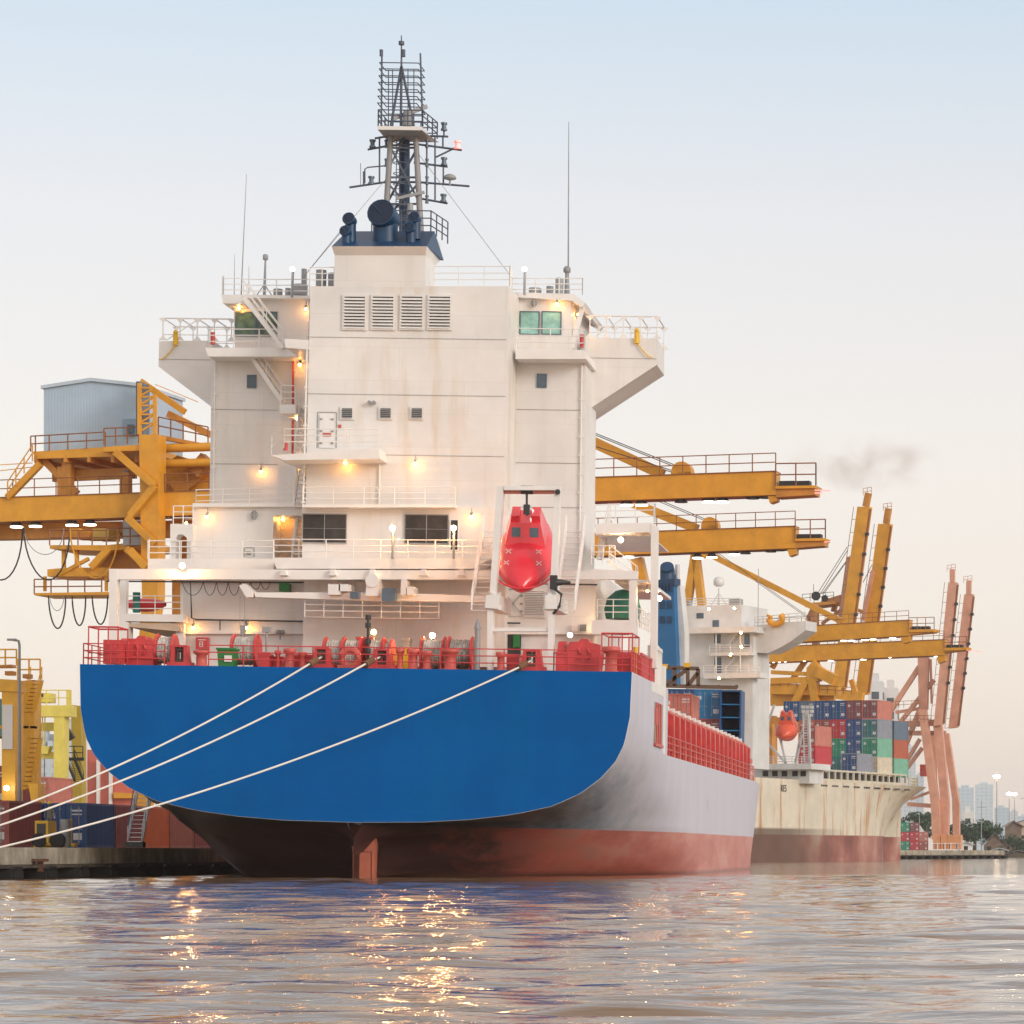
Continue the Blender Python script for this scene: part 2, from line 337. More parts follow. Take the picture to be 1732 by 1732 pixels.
def hull():
    zt = [-1.5, 0, .6, 1.2, 2, 2.8, 3.02, 3.3, 3.75, 4.4, 5.2, 6.0, 6.85, 8.2, DZ]
    def T(pairs): 
        zs, bs = zip(*pairs); return [float(np.interp(z, zs, bs)) for z in zt]
    tr = T([(-1.5,0),(2.79,0),(2.8,.03),(3.02,.42),(3.3,.58),(3.75,.72),(4.4,.82),(5.2,.895),(6.0,.945),(6.85,.975),(8.2,.995),(DZ,1)])
    tab = {0: tr, 3: T([(-1.5,0),(1.9,0),(2.0,.10),(2.8,.55),(3.3,.70),(4.4,.86),(6,.96),(8.2,1),(DZ,1)]),
     5.5: T([(-1.5,0),(-.2,.0),(0,.02),(.6,.3),(1.2,.48),(2,.6),(2.8,.7),(3.75,.84),(5.2,.95),(7,1),(DZ,1)]),
     8: T([(-1.5,.22),(0,.52),(1.2,.63),(2,.70),(2.8,.78),(4.4,.90),(6,.98),(7,1),(DZ,1)]),
     18: T([(-1.5,.5),(0,.71),(1.2,.82),(2,.87),(2.8,.92),(4.4,.985),(6,1),(DZ,1)]),
     29: T([(-1.5,.8),(0,.90),(1.2,.97),(2.8,1),(DZ,1)]), 38: T([(-1.5,1),(DZ,1)]), 74: T([(-1.5,1),(DZ,1)]),
     84: T([(-1.5,.975),(0,.98),(3,.99),(6.85,1),(DZ,1)]), 96: T([(-1.5,.90),(0,.91),(3,.935),(6.85,.965),(DZ,.97)]), 112: T([(-1.5,.74),(0,.76),(3,.80),(6.85,.87),(DZ,.88)]),
     128: T([(-1.5,.45),(0,.5),(3,.58),(6.85,.72),(DZ,.75)]), 142: T([(-1.5,.15),(0,.18),(3,.28),(6.85,.45),(DZ,.5)]), 155: T([(-1.5,.002),(0,.002),(3,.01),(6.85,.03),(DZ,.05)])}
    ks = sorted(tab)
    ss = sorted(set([0, .6, 1.5, 3, 4.2, 5.5, 6.7, 8, 10, 12, 15, 18, 22, 26, 29, 33, 38, 46, 55, 65, 74, 79, 84, 90, 96, 104, 112, 120, 128, 135, 142, 148, 155]))
    mb = MB(); nz = len(zt); top_i = nz-1; md_i = zt.index(6.85)
    for sgn in (1, -1):
        vs = []
        for q in ss:
            for j in range(nz):
                ys = [tab[k][j] for k in ks]; b = float(np.interp(q, ks, ys))
                vs.append((XC+sgn*HB*b, 162+q, zt[j]))
        fs = []
        for i in range(len(ss)-1):
            for j in range(nz-1):
                if j >= md_i and ss[i] >= 18: continue       # the side drops to the main deck
                f = [i*nz+j, (i+1)*nz+j, (i+1)*nz+j+1, i*nz+j+1]
                if sgn < 0: f.reverse()
                fs.append(f)
        mb.mi = 0; mb.add(vs, fs, True)
    mb.mi = 1       # flat blue transom, a hand proud of the shell
    n0 = len(zt); lv = [(XC-HB*b, z) for z, b in zip(zt, tr) if z >= 2.8]; rv = [(XC+HB*b, z) for z, b in zip(zt, tr) if z >= 2.8]
    # denser outline
    import_pts = []
    for side in (-1, 1):
        zz = np.linspace(0, 1, 30)**1.8*(DZ-2.8)+2.8
        bz = np.interp(zz, [2.8,2.86,3.02,3.3,3.75,4.4,5.2,6.0,6.85,8.2,DZ], [.0,.25,.42,.58,.72,.82,.895,.945,.975,.995,1])
        import_pts.append([(XC+side*(HB*b), float(z)) for z, b in zip(zz, bz)])
    poly = import_pts[0][::-1]+import_pts[1][1:]
    mb.prism(poly, 161.9, 161.98)
    mb.mi = 2       # decks
    mb.add([(PRT+.1,162,DZ-.05),(STB-.1,162,DZ-.05),(STB-.1,180,DZ-.05),(PRT+.1,180,DZ-.05)], [(0,1,2,3)])
    mb.add([(PRT+.1,180,MDZ-.02),(STB-.1,180,MDZ-.02),(STB-.1,244,MDZ-.02),(XC+3,300,MDZ-.02),(XC-3,300,MDZ-.02),(PRT+.1,244,MDZ-.02)], [(0,1,2,3,4,5)])
    mb.mi = 3       # pale edge line round the transom
    mb.tube([(x, 161.93, z) for x, z in poly], .022, 5)
    return mb
def hullmat():
    m = mat('pale_hull_paint', (.50,.49,.53), .38, var=.05, scale=.15, streak=.0); t = m.node_tree; L = t.links; b = t.nodes['Principled BSDF']
    c = N(t, 'ShaderNodeTexCoord'); mp = N(t, 'ShaderNodeMapping', inp={3: (.8,.35,.9)}); mp.inputs[2].default_value = (R(35), 0, 0); L.new(c.outputs['Object'], mp.inputs[0])
    n = N(t, 'ShaderNodeTexNoise', inp={'Scale': 1.1, 'Detail': 10.0, 'Roughness': .74}); L.new(mp.outputs[0], n.inputs[0])
    sp = N(t, 'ShaderNodeSeparateXYZ'); L.new(c.outputs['Object'], sp.inputs[0])
    # worn streaky blue-black paint, water reflection painted in, fading forward and up the quarters
    ma = N(t, 'ShaderNodeMapRange', inp={1: 0.0, 2: 24.0, 3: .95, 4: 0.0}); L.new(sp.outputs[1], ma.inputs[0])
    mz = N(t, 'ShaderNodeMapRange', inp={1: 2.6, 2: 8.0, 3: 1.0, 4: 0.0}); L.new(sp.outputs[2], mz.inputs[0])
    mm = N(t, 'ShaderNodeMath', operation='MULTIPLY'); L.new(ma.outputs[0], mm.inputs[0]); L.new(mz.outputs[0], mm.inputs[1])
    ad = N(t, 'ShaderNodeMath', operation='ADD'); L.new(mm.outputs[0], ad.inputs[0]); nh = N(t, 'ShaderNodeMath', operation='MULTIPLY_ADD', inp={1: .75, 2: -.16}); L.new(n.outputs[0], nh.inputs[0]); L.new(nh.outputs[0], ad.inputs[1])
    r1 = ramp(t, ad.outputs[0], [(.34, (.55,.565,.67)), (.52, (.50,.525,.61)), (.74, (.30,.37,.46)), (1.0, (.08,.13,.20))])
    mpb = N(t, 'ShaderNodeMapping', inp={3: (1.5,1.5,.1)}); L.new(c.outputs['Object'], mpb.inputs[0]); nb = N(t, 'ShaderNodeTexNoise', inp={'Scale': .6, 'Detail': 5.0}); L.new(mpb.outputs[0], nb.inputs[0])
    rb = ramp(t, nb.outputs[0], [(.38, (.93,.93,.96)), (.62, (1,.99,.98))]); mu = N(t, 'ShaderNodeMix', data_type='RGBA', blend_type='MULTIPLY', inp={0: 1.0}); L.new(r1.outputs[0], mu.inputs[6]); L.new(rb.outputs[0], mu.inputs[7])
    # red boot topping below the paint line, scuffed
    n2 = N(t, 'ShaderNodeTexNoise', inp={'Scale': .35, 'Detail': 8.0, 'Roughness': .65}); mp2 = N(t, 'ShaderNodeMapping', inp={3: (1,.4,1.6)}); L.new(c.outputs['Object'], mp2.inputs[0]); L.new(mp2.outputs[0], n2.inputs[0])
    r2 = ramp(t, n2.outputs[0], [(.3, (.38,.085,.07)), (.5, (.52,.15,.115)), (.68, (.58,.29,.24))])
    mt = N(t, 'ShaderNodeMapRange', inp={1: 2.62, 2: 2.66, 3: 1.0, 4: 0.0}); L.new(sp.outputs[2], mt.inputs[0])
    mx = N(t, 'ShaderNodeMix', data_type='RGBA'); L.new(mt.outputs[0], mx.inputs[0]); L.new(mu.outputs[2], mx.inputs[6]); L.new(r2.outputs[0], mx.inputs[7])
    # stern-run shade painted in near-black, with dark algae, left and centre
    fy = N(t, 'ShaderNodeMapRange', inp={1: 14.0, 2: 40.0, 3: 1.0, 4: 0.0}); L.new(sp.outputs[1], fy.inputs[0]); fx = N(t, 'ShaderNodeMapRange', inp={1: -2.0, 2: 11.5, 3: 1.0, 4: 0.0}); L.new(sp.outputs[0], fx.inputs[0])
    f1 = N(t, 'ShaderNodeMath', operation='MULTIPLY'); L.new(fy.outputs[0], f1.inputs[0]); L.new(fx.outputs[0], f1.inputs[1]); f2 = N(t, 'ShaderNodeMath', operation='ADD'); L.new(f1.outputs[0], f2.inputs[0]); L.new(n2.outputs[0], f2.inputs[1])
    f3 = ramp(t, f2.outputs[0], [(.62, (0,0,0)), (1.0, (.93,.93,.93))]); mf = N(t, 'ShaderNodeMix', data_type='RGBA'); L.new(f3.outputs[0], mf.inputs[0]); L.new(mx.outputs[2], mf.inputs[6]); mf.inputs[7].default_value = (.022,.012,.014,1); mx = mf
    # grime at the waterline
    wl = N(t, 'ShaderNodeMapRange', inp={1: .15, 2: .45, 3: .8, 4: 0.0}); L.new(sp.outputs[2], wl.inputs[0])
    m3 = N(t, 'ShaderNodeMix', data_type='RGBA'); L.new(wl.outputs[0], m3.inputs[0]); L.new(mx.outputs[2], m3.inputs[6]); m3.inputs[7].default_value = (.10,.04,.03,1)
    L.new(m3.outputs[2], b.inputs['Base Color'])
    return m
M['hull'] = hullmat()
M['transom'] = mat('blue_transom_paint', (.0,.105,.37), .45, spec=.05, plates='xz', var=.06, scale=.2, streak=.3, scol=(.0,.15,.38), slo=.48, shi=.8, sscale=(.4,.4,.06))
M['deck'] = mat('green_grey_deck', (.22,.09,.07), .8)
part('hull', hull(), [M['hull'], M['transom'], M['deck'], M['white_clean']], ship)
# rudder and its horn
rm = mat('rudder_red', (.52,.15,.09), .55, var=.12, scale=1.2, dirt=.2)
mb = MB(); a = [S.at(x, y, y=163.6) for x, y in ((590,1391),(612,1400),(637,1411),(634,1441),(632,1492),(628.5,1492),(628.5,1440.5),(596,1440.5),(594,1420))]
mb.prism([(p.x, p.z) for p in a], 163.6, 164.3); rd = part('rudder_horn', mb, rm, ship)
mb = MB(); a = [S.at(x, y, y=163.5) for x, y in ((596.5,1441.5),(626.5,1441.5),(626,1496),(596.5,1496))]; mb.prism([(p.x, p.z) for p in a], 163.5, 164.2); part('rudder_blade', mb, rm, ship)
# ---- superstructure blocks
BC = [0]
def blk(name, m, *boxes, polys=(), parent=None):
    r = None
    for b in boxes:
        BC[0] += 1; r = part(name, sbox(MB(), *b[:4], b[4]+(BC[0] % 9)*.004, b[5]), m, parent or ship)
    for p, y0, y1 in polys:
        BC[0] += 1; r = part(name, spoly(MB(), p, y0+(BC[0] % 9)*.004, y1), m, parent or ship)
    return r
casing = blk('funnel_casing', M['white_rust'], polys=[([(525,484),(860,484),(853,1128),(511,1128)], 172, 188)])
blk('accommodation_block', M['white'], polys=[([(358,600),(540,600),(530,950),(353,950)], 177.5, 190), ([(860,604),(991,604),(985,1140),(853,1140)], 175.3, 180)])
blk('lower_deckhouse', M['white'], polys=[([(326,857),(512,857),(511,872),(463,872),(460,945),(324,945)], 174, 186), ([(305,965),(1008,965),(1004,1150),(305,1150)], 173.2, 186)])
# main wall of the level with the screened openings
blk('deckhouse_wall', M['white'], polys=[([(511,857),(856,857),(856,950),(511,950)], 171.7, 173)])
SEAM = mat('seam_grey', (.40,.38,.37), .6)
# seams on the casing (weld lines)
mb = MB()
def seam(x0, x1, y, Y):
    a = S.at(x0, y, y=Y); b = S.at(x1, y, y=Y); z = (a.z+b.z)/2; return MB().box(a.x, b.x, Y-.03, Y+.01, z-.012, z+.012)
for y in (572, 668, 770): mb.join(seam(521-(y-484)*.028, 858.5-(y-484)*.02, y, 172)); part('weld_seam', mb, SEAM, ship); mb = MB()
for x0, x1, ys_, Y in ((357,470,(693,785),177.5),(869,985,(693,783,858),175.3)):
    for y in ys_: mb = seam(x0, x1, y, Y); part('weld_seam', mb, SEAM, ship)
# deck slabs with overhangs
def slab(pts, Y0, Y1, m=M['white_clean'], nm='deck_slab'): return blk(nm, m, polys=[(pts, Y0, Y1)])
slab([(325,857),(512,857),(512,851),(326,851)], 173.6, 180); slab([(511,858),(770,858),(770,853),(511,853)], 170.9, 172)
slab([(250,945),(463,945),(463,966),(250,966)], 171.6, 184); slab([(460,943),(828,945),(800,962),(468,962)], 169.6, 173)
slab([(347,588),(522,588),(522,603),(352,603)], 175.6, 180); slab([(872,590),(988,592),(991,607),(872,607)], 173.6, 178)
slab([(481,573),(521,575),(521,591),(483,588)], 171.8, 176)
slab([(459,770),(640,758),(643,776),(480,778)], 170.0, 174)
slab([(472,684),(500,684),(500,699),(474,699)], 174.2, 177)
slab([(184,962),(1078,966),(1078,980),(184,980)], 169.6, 170.1, nm='upper_beam')
slab([(305,1068),(1008,1070),(1008,1073),(305,1072)], 172.9, 173.3)
# bridge wings
def wing(pts, Y0, Y1):
    mb = MB(); spoly(mb, pts, Y0, Y1); w = part('bridge_wing', mb, M['white'], ship); return w
wl = wing([(269,577),(360,576),(360,690),(268,620)], 180, 183.2)
wr = wing([(991,572),(1111,572),(1111,617),(993,694),(988,690)], 178, 182.0)
# wing seam + small fairings
mb = seam(269, 357, 608, 180); part('wing_seam', mb, SEAM, ship); mb = seam(996, 1110, 606, 178); part('wing_seam', mb, SEAM, ship)
# outboard glazed-in frames of the wings (posts, brackets, top rail)
def wingframe(x0, x1, yt, yb, Y0, Y1, name='wing_awning_frame'):
    mb = MB()
    for Y in (Y0, Y1):
        a = S.at(x0, yt, y=Y0); b = S.at(x1, yt, y=Y0); c = S.at(x1, yb, y=Y0)
        z0, z1 = c.z, a.z
        mb.cyl((a.x, Y, z1), (b.x, Y, z1), .04, n=6)
        n = 4
        for i in range(n+1):
            x = a.x+(b.x-a.x)*i/n; mb.cyl((x, Y, z0), (x, Y, z1), .034, n=6)
            for zz, sg in ((z1, -1), (z0, 1)): mb.prism([(x-.24, zz), (x+.24, zz), (x, zz+sg*.28)], Y-.02, Y+.02)
        mb.cyl((a.x, Y, (z0+z1)/2-.3), (b.x, Y, (z0+z1)/2-.3), .025, n=5)
    for i in range(5):
        x = a.x+(b.x-a.x)*i/4; mb.cyl((x, Y0, z1), (x, Y1, z1), .04, n=6)
    mb.cyl((a.x+.2, Y0, z0), (a.x+2, Y0, z1), .03, n=5)
    return part(name, mb, M['white_clean'], ship)
wingframe(276, 392, 538, 577, 180.1, 183.0); wingframe(998, 1112, 534, 573, 178.1, 181.8)
# wing side lamps and cables
for (x, y, x2, Y) in ((297,576,272,179.9), (1077,573,1103,177.9)):
    p = S.at(x, y, y=Y); mb = MB(); mb.cyl(p+Vector((0,0,.35)), p-Vector((0,0,.25)), .14, n=10); mb.ball(p+Vector((0,0,.45)), .14)
    q = S.at(x2, y+32, y=Y-.05); mb.tube([p-Vector((0,.0,.2)), p.lerp(q,.3)-Vector((0,0,.25)), p.lerp(q,.7)-Vector((0,0,.2)), q], .035, 5)
    part('wing_lantern', mb, M['yellow'], ship)
# bridge houses
blk('wheelhouse', M['white'], polys=[([(395,498),(523,500),(521,590),(397,588)], 177.8, 186), ([(873,496),(967,497),(967,592),(873,592)], 176, 184)])
slab([(374,498),(412,499),(412,514),(377,513)], 176.2, 184, nm='roof_deck'); slab([(405,499),(523,500),(523,505),(405,504)], 177.2, 184, nm='roof_deck')
slab([(862,494),(970,497),(990,512),(985,519),(966,508),(862,502)], 175.6, 184, nm='roof_deck')
# slanted prop on the starboard bridge side
for Y in (176.2, 181): part('roof_strut', MB().bar(S.at(986,517,y=Y), S.at(967,588,y=Y), .25, .25), M['white_clean'], ship)
# windows
def window(x0, y0, x1, y1, Y, gm=M['glass'], fm=M['white_clean'], fw=.07, mull=0, nm='window', hor=0):
    a = S.at(x0, y0, y=Y); b = S.at(x1, y1, y=Y); mb = MB(); xa, xb, za, zb = a.x, b.x, b.z, a.z
    mb.box(xa-fw, xb+fw, Y-.07, Y-.01, zb, zb+fw); mb.box(xa-fw, xb+fw, Y-.07, Y-.01, za-fw, za); mb.box(xa-fw, xa, Y-.07, Y-.01, za, zb); mb.box(xb, xb+fw, Y-.07, Y-.01, za, zb)
    for i in range(mull): x = xa+(xb-xa)*(i+1)/(mull+1); mb.box(x-.018, x+.018, Y-.065, Y-.01, za, zb)
    for i in range(hor): z = za+(zb-za)*(i+1)/(hor+1); mb.box(xa, xb, Y-.06, Y-.012, z-.008, z+.008)
    w = part(nm, mb, fm, ship); g = MB().box(xa, xb, Y-.03, Y-.005, za, zb); part('pane', g, gm, w); return w
wm = M['glassg']
for a in ((401,530,431,566,177.8),(437,530,466,566,177.8)): window(*a, gm=mat('curtained_glass', (.10,.20,.13), .15, var=.4, scale=1.6) if a[0] == 401 else bpy.data.materials['curtained_glass'], fm=M['steelblue'], fw=.1)
for a in ((881,528,911,565,176),(918,528,948,565,176)): window(*a, gm=M['glassg'], fm=M['steelblue'], fw=.05)
for a in ((420,636,432,655,177.5),(910,634,923,654,175.3)): window(*a, gm=M['steelblue'], fm=M['steelblue'], fw=.06)
for a in ((513,870,585,918,171.7),(686,871,757,919,171.7)): window(*a, gm=M['mesh'], fm=M['grey'], fw=.05, mull=1, hor=1, nm='screened_opening')
window(763,880,774,930,171.7, gm=M['dark'], nm='narrow_opening')
# louvred vents on the casing
def louvre(x0, y0, x1, y1, Y, n, dark=M['black'], sl=M['white_clean'], nm='louvred_vent'):
    a = S.at(x0, y0, y=Y); b = S.at(x1, y1, y=Y); fw = .1; mb = MB(); xa, xb, za, zb = a.x, b.x, b.z, a.z
    mb.box(xa-fw, xb+fw, Y-.1, Y-.01, zb, zb+fw); mb.box(xa-fw, xb+fw, Y-.1, Y-.01, za-fw, za); mb.box(xa-fw, xa, Y-.1, Y-.01, za, zb); mb.box(xb, xb+fw, Y-.1, Y-.01, za, zb)
    w = part(nm, mb, M['white'], ship); part('shadow_box', MB().box(xa, xb, Y-.03, Y-.004, za, zb), dark, w)
    s_ = MB(); d = (zb-za)/n
    for i in range(n): z = za+d*i; s_.add([(xa,Y-.16,z+.02),(xb,Y-.16,z+.02),(xb,Y-.03,z+d*.68),(xa,Y-.03,z+d*.68),(xa,Y-.16,z-.02),(xb,Y-.16,z-.02),(xb,Y-.03,z+d*.60),(xa,Y-.03,z+d*.60)], [(0,1,2,3),(7,6,5,4),(4,5,1,0)])
    part('slat', s_, sl, w)
for x0, x1 in ((583,617), (631,665), (680,714), (727,761)): louvre(x0, 502, x1, 556, 172, 10)
for x0 in (579, 644, 697): louvre(x0, 691, x0+17, 707, 172, 5, sl=M['grey'])
# doors, boxes, signs
def door(x0, y0, x1, y1, Y, m=M['white_clean'], nm='door'):
    a = S.at(x0, y0, y=Y); b = S.at(x1, y1, y=Y); mb = MB().box(a.x, b.x, Y-.06, Y-.005, b.z, a.z); d = part(nm, mb, m, ship)
    h = MB(); zc = (a.z+b.z)/2
    for z in (b.z+.25, zc, a.z-.25): h.box(a.x+.02, a.x+.16, Y-.12, Y-.06, z-.04, z+.04); h.box(b.x-.16, b.x-.02, Y-.12, Y-.06, z-.04, z+.04)
    part('door_clamp', h, M['grey'], d)
    f = MB(); w = .035
    f.box(a.x-.1-w, a.x-.1, Y-.03, Y-.002, b.z, a.z+.1); f.box(b.x+.1, b.x+.1+w, Y-.03, Y-.002, b.z, a.z+.1); f.box(a.x-.1, b.x+.1, Y-.03, Y-.002, a.z+.1, a.z+.1+w); part('door_frame', f, M['grey'], d)
    return d
door(541,701,565,758,172); door(417,930,426,942,174,nm='wall_locker')
door(850,1000,885,1042,173.2,nm='hatch_door'); 
louvre(888, 1000, 920, 1042, 173.2, 14, dark=M['grey'])
mb = MB(); a = S.at(852,1001,y=173.05); b = S.at(884,1041,y=173.05); mb.bar(a, b, .03); mb.bar((b.x,173.05,a.z), (a.x,173.05,b.z), .03); part('door_cross_brace', mb, M['grey'], ship)
blk('doorway_opening', M['dark'], (854,1073,880,1128,173.0,173.19)); blk('notice_board', M['green'], (868,1074,879,1095,172.9,172.99))
blk('warning_sign', M['red2'], (572,718,577,724,171.93,171.99)); blk('door_notice', M['red2'], (546,732,560,738,171.88,171.93))
# recess around the inner stairs, lit by the wall lamps
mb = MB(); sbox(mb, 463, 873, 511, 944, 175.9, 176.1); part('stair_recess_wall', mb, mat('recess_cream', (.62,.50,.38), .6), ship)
blk('stair_trunk', M['white'], polys=[([(470,790),(512,782),(511,857),(470,857)], 176.6, 177.6)])
# ---- inner stairs and ladders
mb = MB()
stairs(mb, S.at(476,678,y=176.4), S.at(424,603,y=176.4), (0,.8,0))
stairs(mb, S.at(478,588,y=175.2), S.at(412,503,y=175.2), (0,.8,0)); part('external_stair', mb, M['white_clean'], ship)
mb = MB(); stairs(mb, S.at(499,765,y=173.6), S.at(508,700,y=175.2), (.75,0,0)); stairs(mb, S.at(497,857,y=173.2), S.at(508,782,y=174.6), (.75,0,0)); stairs(mb, S.at(494,945,y=173.4), S.at(505,872,y=175.0), (.6,0,0))
part('steep_stair', mb, M['white_clean'], ship)
# pipes down the blocks
mb = MB()
for x0, y0, x1, y1, Y in ((364,604,359,945,177.35),(984,612,980,960,175.2),(519,590,513,850,171.9),(642,784,641,870,171.9)):
    mb.cyl(S.at(x0,y0,y=Y), S.at(x1,y1,y=Y), .05, n=6)
    n = int(abs(y1-y0)/30)
    for i in range(n+1): p = S.at(x0,y0,y=Y).lerp(S.at(x1,y1,y=Y), i/n); mb.cb(p, .22, .1, .08)
part('drain_pipe', mb, M['white_clean'], ship)
mb = MB(); mb.cyl(S.at(496,606,y=177.3), S.at(494,850,y=177.3), .06, n=6); mb.cyl(S.at(405,604,y=177.3), S.at(496,606,y=177.3), .04, n=6); part('fire_main_pipe', mb, M['red'], ship)
mb = MB()
mb.tube([S.at(x,y,y=172.95) for x,y in ((180,983),(322,984),(324,1045),(332,1048),(520,1051),(640,1052),(780,1052),(812,1053),(880,1054))], .045, 5)
mb.tube([S.at(x,y,y=172.95) for x,y in ((322,984),(470,985),(640,985),(940,988),(1010,989))], .04, 5)
for x in (372, 416, 553, 655): mb.tube([S.at(x,1050,y=172.95), S.at(x,1066,y=172.9)], .03, 5)
part('cable_run', mb, M['dark'], ship)
# festoon loops of thin cable on the provision crane beam
mb = MB(); xs = [308, 344, 366, 386, 406, 424, 441, 457]
for a, b in zip(xs[:-1], xs[1:]):
    mb.tube([S.at(a+(b-a)*t, 985+ (22 if b < 420 else 12)*math.sin(math.pi*t)**.7, y=171.5) for t in np.linspace(0, 1, 9)], .022, 4)
part('hanging_cable_loops', mb, M['dark'], ship)
# ---- railings
def srail(pts, Y, h=1.05, m=M['white_clean'], nm='railing', **k):
    mb = MB(); P = [S.at(*p[:2], y=(p[2] if len(p) > 2 else Y)) for p in pts]; rail(mb, P, h, **k); return part(nm, mb, m, ship)
srail([(352,588),(481,588)], 175.7, 1.0); srail([(352,588,175.7),(352,588,180)], 175.7, 1.0); srail([(873,590),(988,592)], 173.7, 1.1); srail([(988,592,173.7),(988,592,178)], 173.7)
srail([(459,770,171),(480,758,170.1),(640,758,170.1)], 170.1, 1.0); srail([(331,857,173.7),(512,852,173.7)], 173.7, .9); srail([(331,857,173.7),(331,857,178)], 173.7, .9)
srail([(512,853),(770,853)], 171.0, .9); srail([(250,945,171.7),(463,945,171.7)], 171.7, .95); srail([(252,945,171.7),(252,945,176)], 171.7)
srail([(462,943),(505,943),(828,945)], 169.7, .95); srail([(378,500,176.3),(376,500,180)], 176.3); srail([(378,500),(412,500)], 176.3, .95); srail([(412,502),(523,502)], 177.3, .95)
srail([(733,484),(862,484)], 172.4, 1.05, step=1.3); srail([(862,484,172.4),(866,484,181)], 172.4, 1.05); srail([(866,499),(985,499)], 175.7, .9); srail([(985,499,175.7),(985,499,180)], 175.7, .9)
srail([(475,684),(500,684)], 174.3, 1.0); srail([(524,484),(565,484)], 172.3, 1.0, step=.7)
srail([(515,1043),(742,1046)], 169.9, .95, step=.95, nm='service_walkway_railing'); blk('service_walkway', M['white_clean'], (515,1043,742,1047,169.8,170.6)); srail([(515,1043,170.6),(742,1046,170.6)], 170.6, .95, step=.95, nm='service_walkway_railing')
# ---- port side boat deck: posts, frames, openings
blk('port_gantry_frame', M['white_clean'], (185,963,197,1098,169.6,170.1), (203,980,212,1098,172,172.5), (204,1038,310,1052,172,173), (204,1052,216,1128,172,173), (297,1052,310,1128,172.6,173.1))
blk('port_side_house', M['white'], polys=[([(288,886),(326,886),(326,945),(316,945),(316,910),(310,904),(301,904),(297,910),(297,945),(288,945)], 173, 174)])
srail([(293,886),(326,886)], 173.1, .95, step=.6); srail([(216,1040),(308,1040)], 172.1, 1.0); srail([(288,945),(324,945)], 172.9, .95, step=.5)
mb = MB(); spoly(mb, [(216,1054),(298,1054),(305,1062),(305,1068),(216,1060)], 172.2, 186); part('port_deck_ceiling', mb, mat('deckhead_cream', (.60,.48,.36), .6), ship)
# ---- starboard open decks and frame
for p in ([(1007,886),(1104,884),(1112,893),(1112,905),(1101,905),(1098,900),(1007,903)], [(1101,886),(1112,890),(1110,1130),(1100,1130)], [(1000,962),(1066,966),(1066,980),(1000,978)], [(1064,964),(1076,966),(1076,1128),(1064,1128)], [(1000,1048),(1066,1050),(1066,1073),(1000,1073)]):
    blk('side_deck_frame', M['white_clean'], polys=[(p, 171.6, 172.3)])
blk('starboard_upper_deck', M['white'], (1007,903,1100,906,172.3,182), (1040,980,1098,986,172.3,184))
srail([(1007,886),(1108,884)], 171.8, 1.0, step=1.1); srail([(1108,884,171.8),(1106,884,178)], 171.8, 1.0); srail([(1000,955),(1040,955)], 171.8, 1.0, step=.8)
srail([(1010,1046),(1064,1046)], 171.8, 1.0, step=.9); srail([(1078,1060,171.8),(1110,1075,180)], 171.8, 1.0, step=.8)
mb = MB(); stairs(mb, S.at(1075,985,y=172.6), S.at(1030,950,y=172.6), (0,.8,0)); stairs(mb, S.at(1012,945,y=174), S.at(1030,880,y=174), (0,.7,0)); part('boat_deck_stair', mb, M['white_clean'], ship)
# enclosed starboard side plating with vertical stiffeners, from poop to main deck
mb = MB()
x = STB-.12
mb.prismx([(172.5,DZ+2.3),(177.5,DZ+2.0),(177.5,DZ+1.9),(172.5,DZ+1.9)], x-.12, x+.05)
for i in range(7): y = 172.6+i*.8; mb.box(x-.1, x+.02, y, y+.14, DZ, DZ+2.1)
mb.box(x-.25, x-.13, 172.5, 178, DZ, DZ+2.0)
part('side_stiffener', mb, M['white_clean'], ship)
mb = MB(); mb.box(STB-.14, STB+.02, 177.6, 178.6, MDZ, DZ+1.2); mb.box(STB-.14, STB+.015, 171.5, 177.6, DZ-.5, DZ+.02); mb.box(PRT+.2, STB-.2, 180, 180.3, MDZ, DZ); part('break_bulkhead', mb, M['white_clean'], ship)
# dark mooring opening in the quarter
mb = MB(); mb.box(STB+.0, STB+.02, 172.9, 177.0, 7.2, 9.5); op = part('side_opening', mb, mat('opening_shadow', (.32,.25,.2), .8), ship)
mb = MB()
for y in (173.6, 174.6, 175.6): mb.box(STB+.02, STB+.08, y, y+.12, 7.2, 9.5)
mb.box(STB+.02, STB+.1, 172.9, 177, 7.15, 7.3); mb.box(STB+.02, STB+.06, 173, 174.4, 8.3, 9.2); part('opening_bar', mb, M['red'], op)
# red bulwark rails of the poop along the starboard side
mb = MB(); rail(mb, [(STB-.05, 162.1, DZ), (STB-.05, 172.3, DZ)], 1.05, step=.9, r=.04)
for i in range(22):
    y = 166.6+i*.3
    if i not in (12, 13): mb.box(STB-.08, STB-.02, y, y+.13, DZ, DZ+1.15)
mb.box(STB-.16, STB-.1, 166.5, 173, DZ, DZ+1.0); mb.bar((STB-.05,166.4,DZ+1.17), (STB-.05,173.2,DZ+1.17), .12)
part('red_bulwark', mb, M['red'], ship)
mb = MB().cyl((STB-.3,166.2,DZ), (STB-.3,166.2,DZ+1.5), .13, n=8); part('yellow_post', mb, M['yellow'], ship)
srl = MB(); rail(srl, [(PRT+.1,162.15,DZ), (XC-9.6,162.15,DZ)], 1.05, step=1.5, r=.03); rail(srl, [(XC-7.4,162.15,DZ),(XC-2.2,162.15,DZ)], 1.05, step=1.7, r=.03); rail(srl, [(XC-2.2,162.15,DZ),(STB-.05,162.15,DZ)], 1.05, step=1.6, r=.03); rail(srl, [(PRT+.1,162.15,DZ),(PRT+.1,180,DZ)], 1.05, step=1.5, r=.03)
part('stern_railing', srl, M['red'], ship)
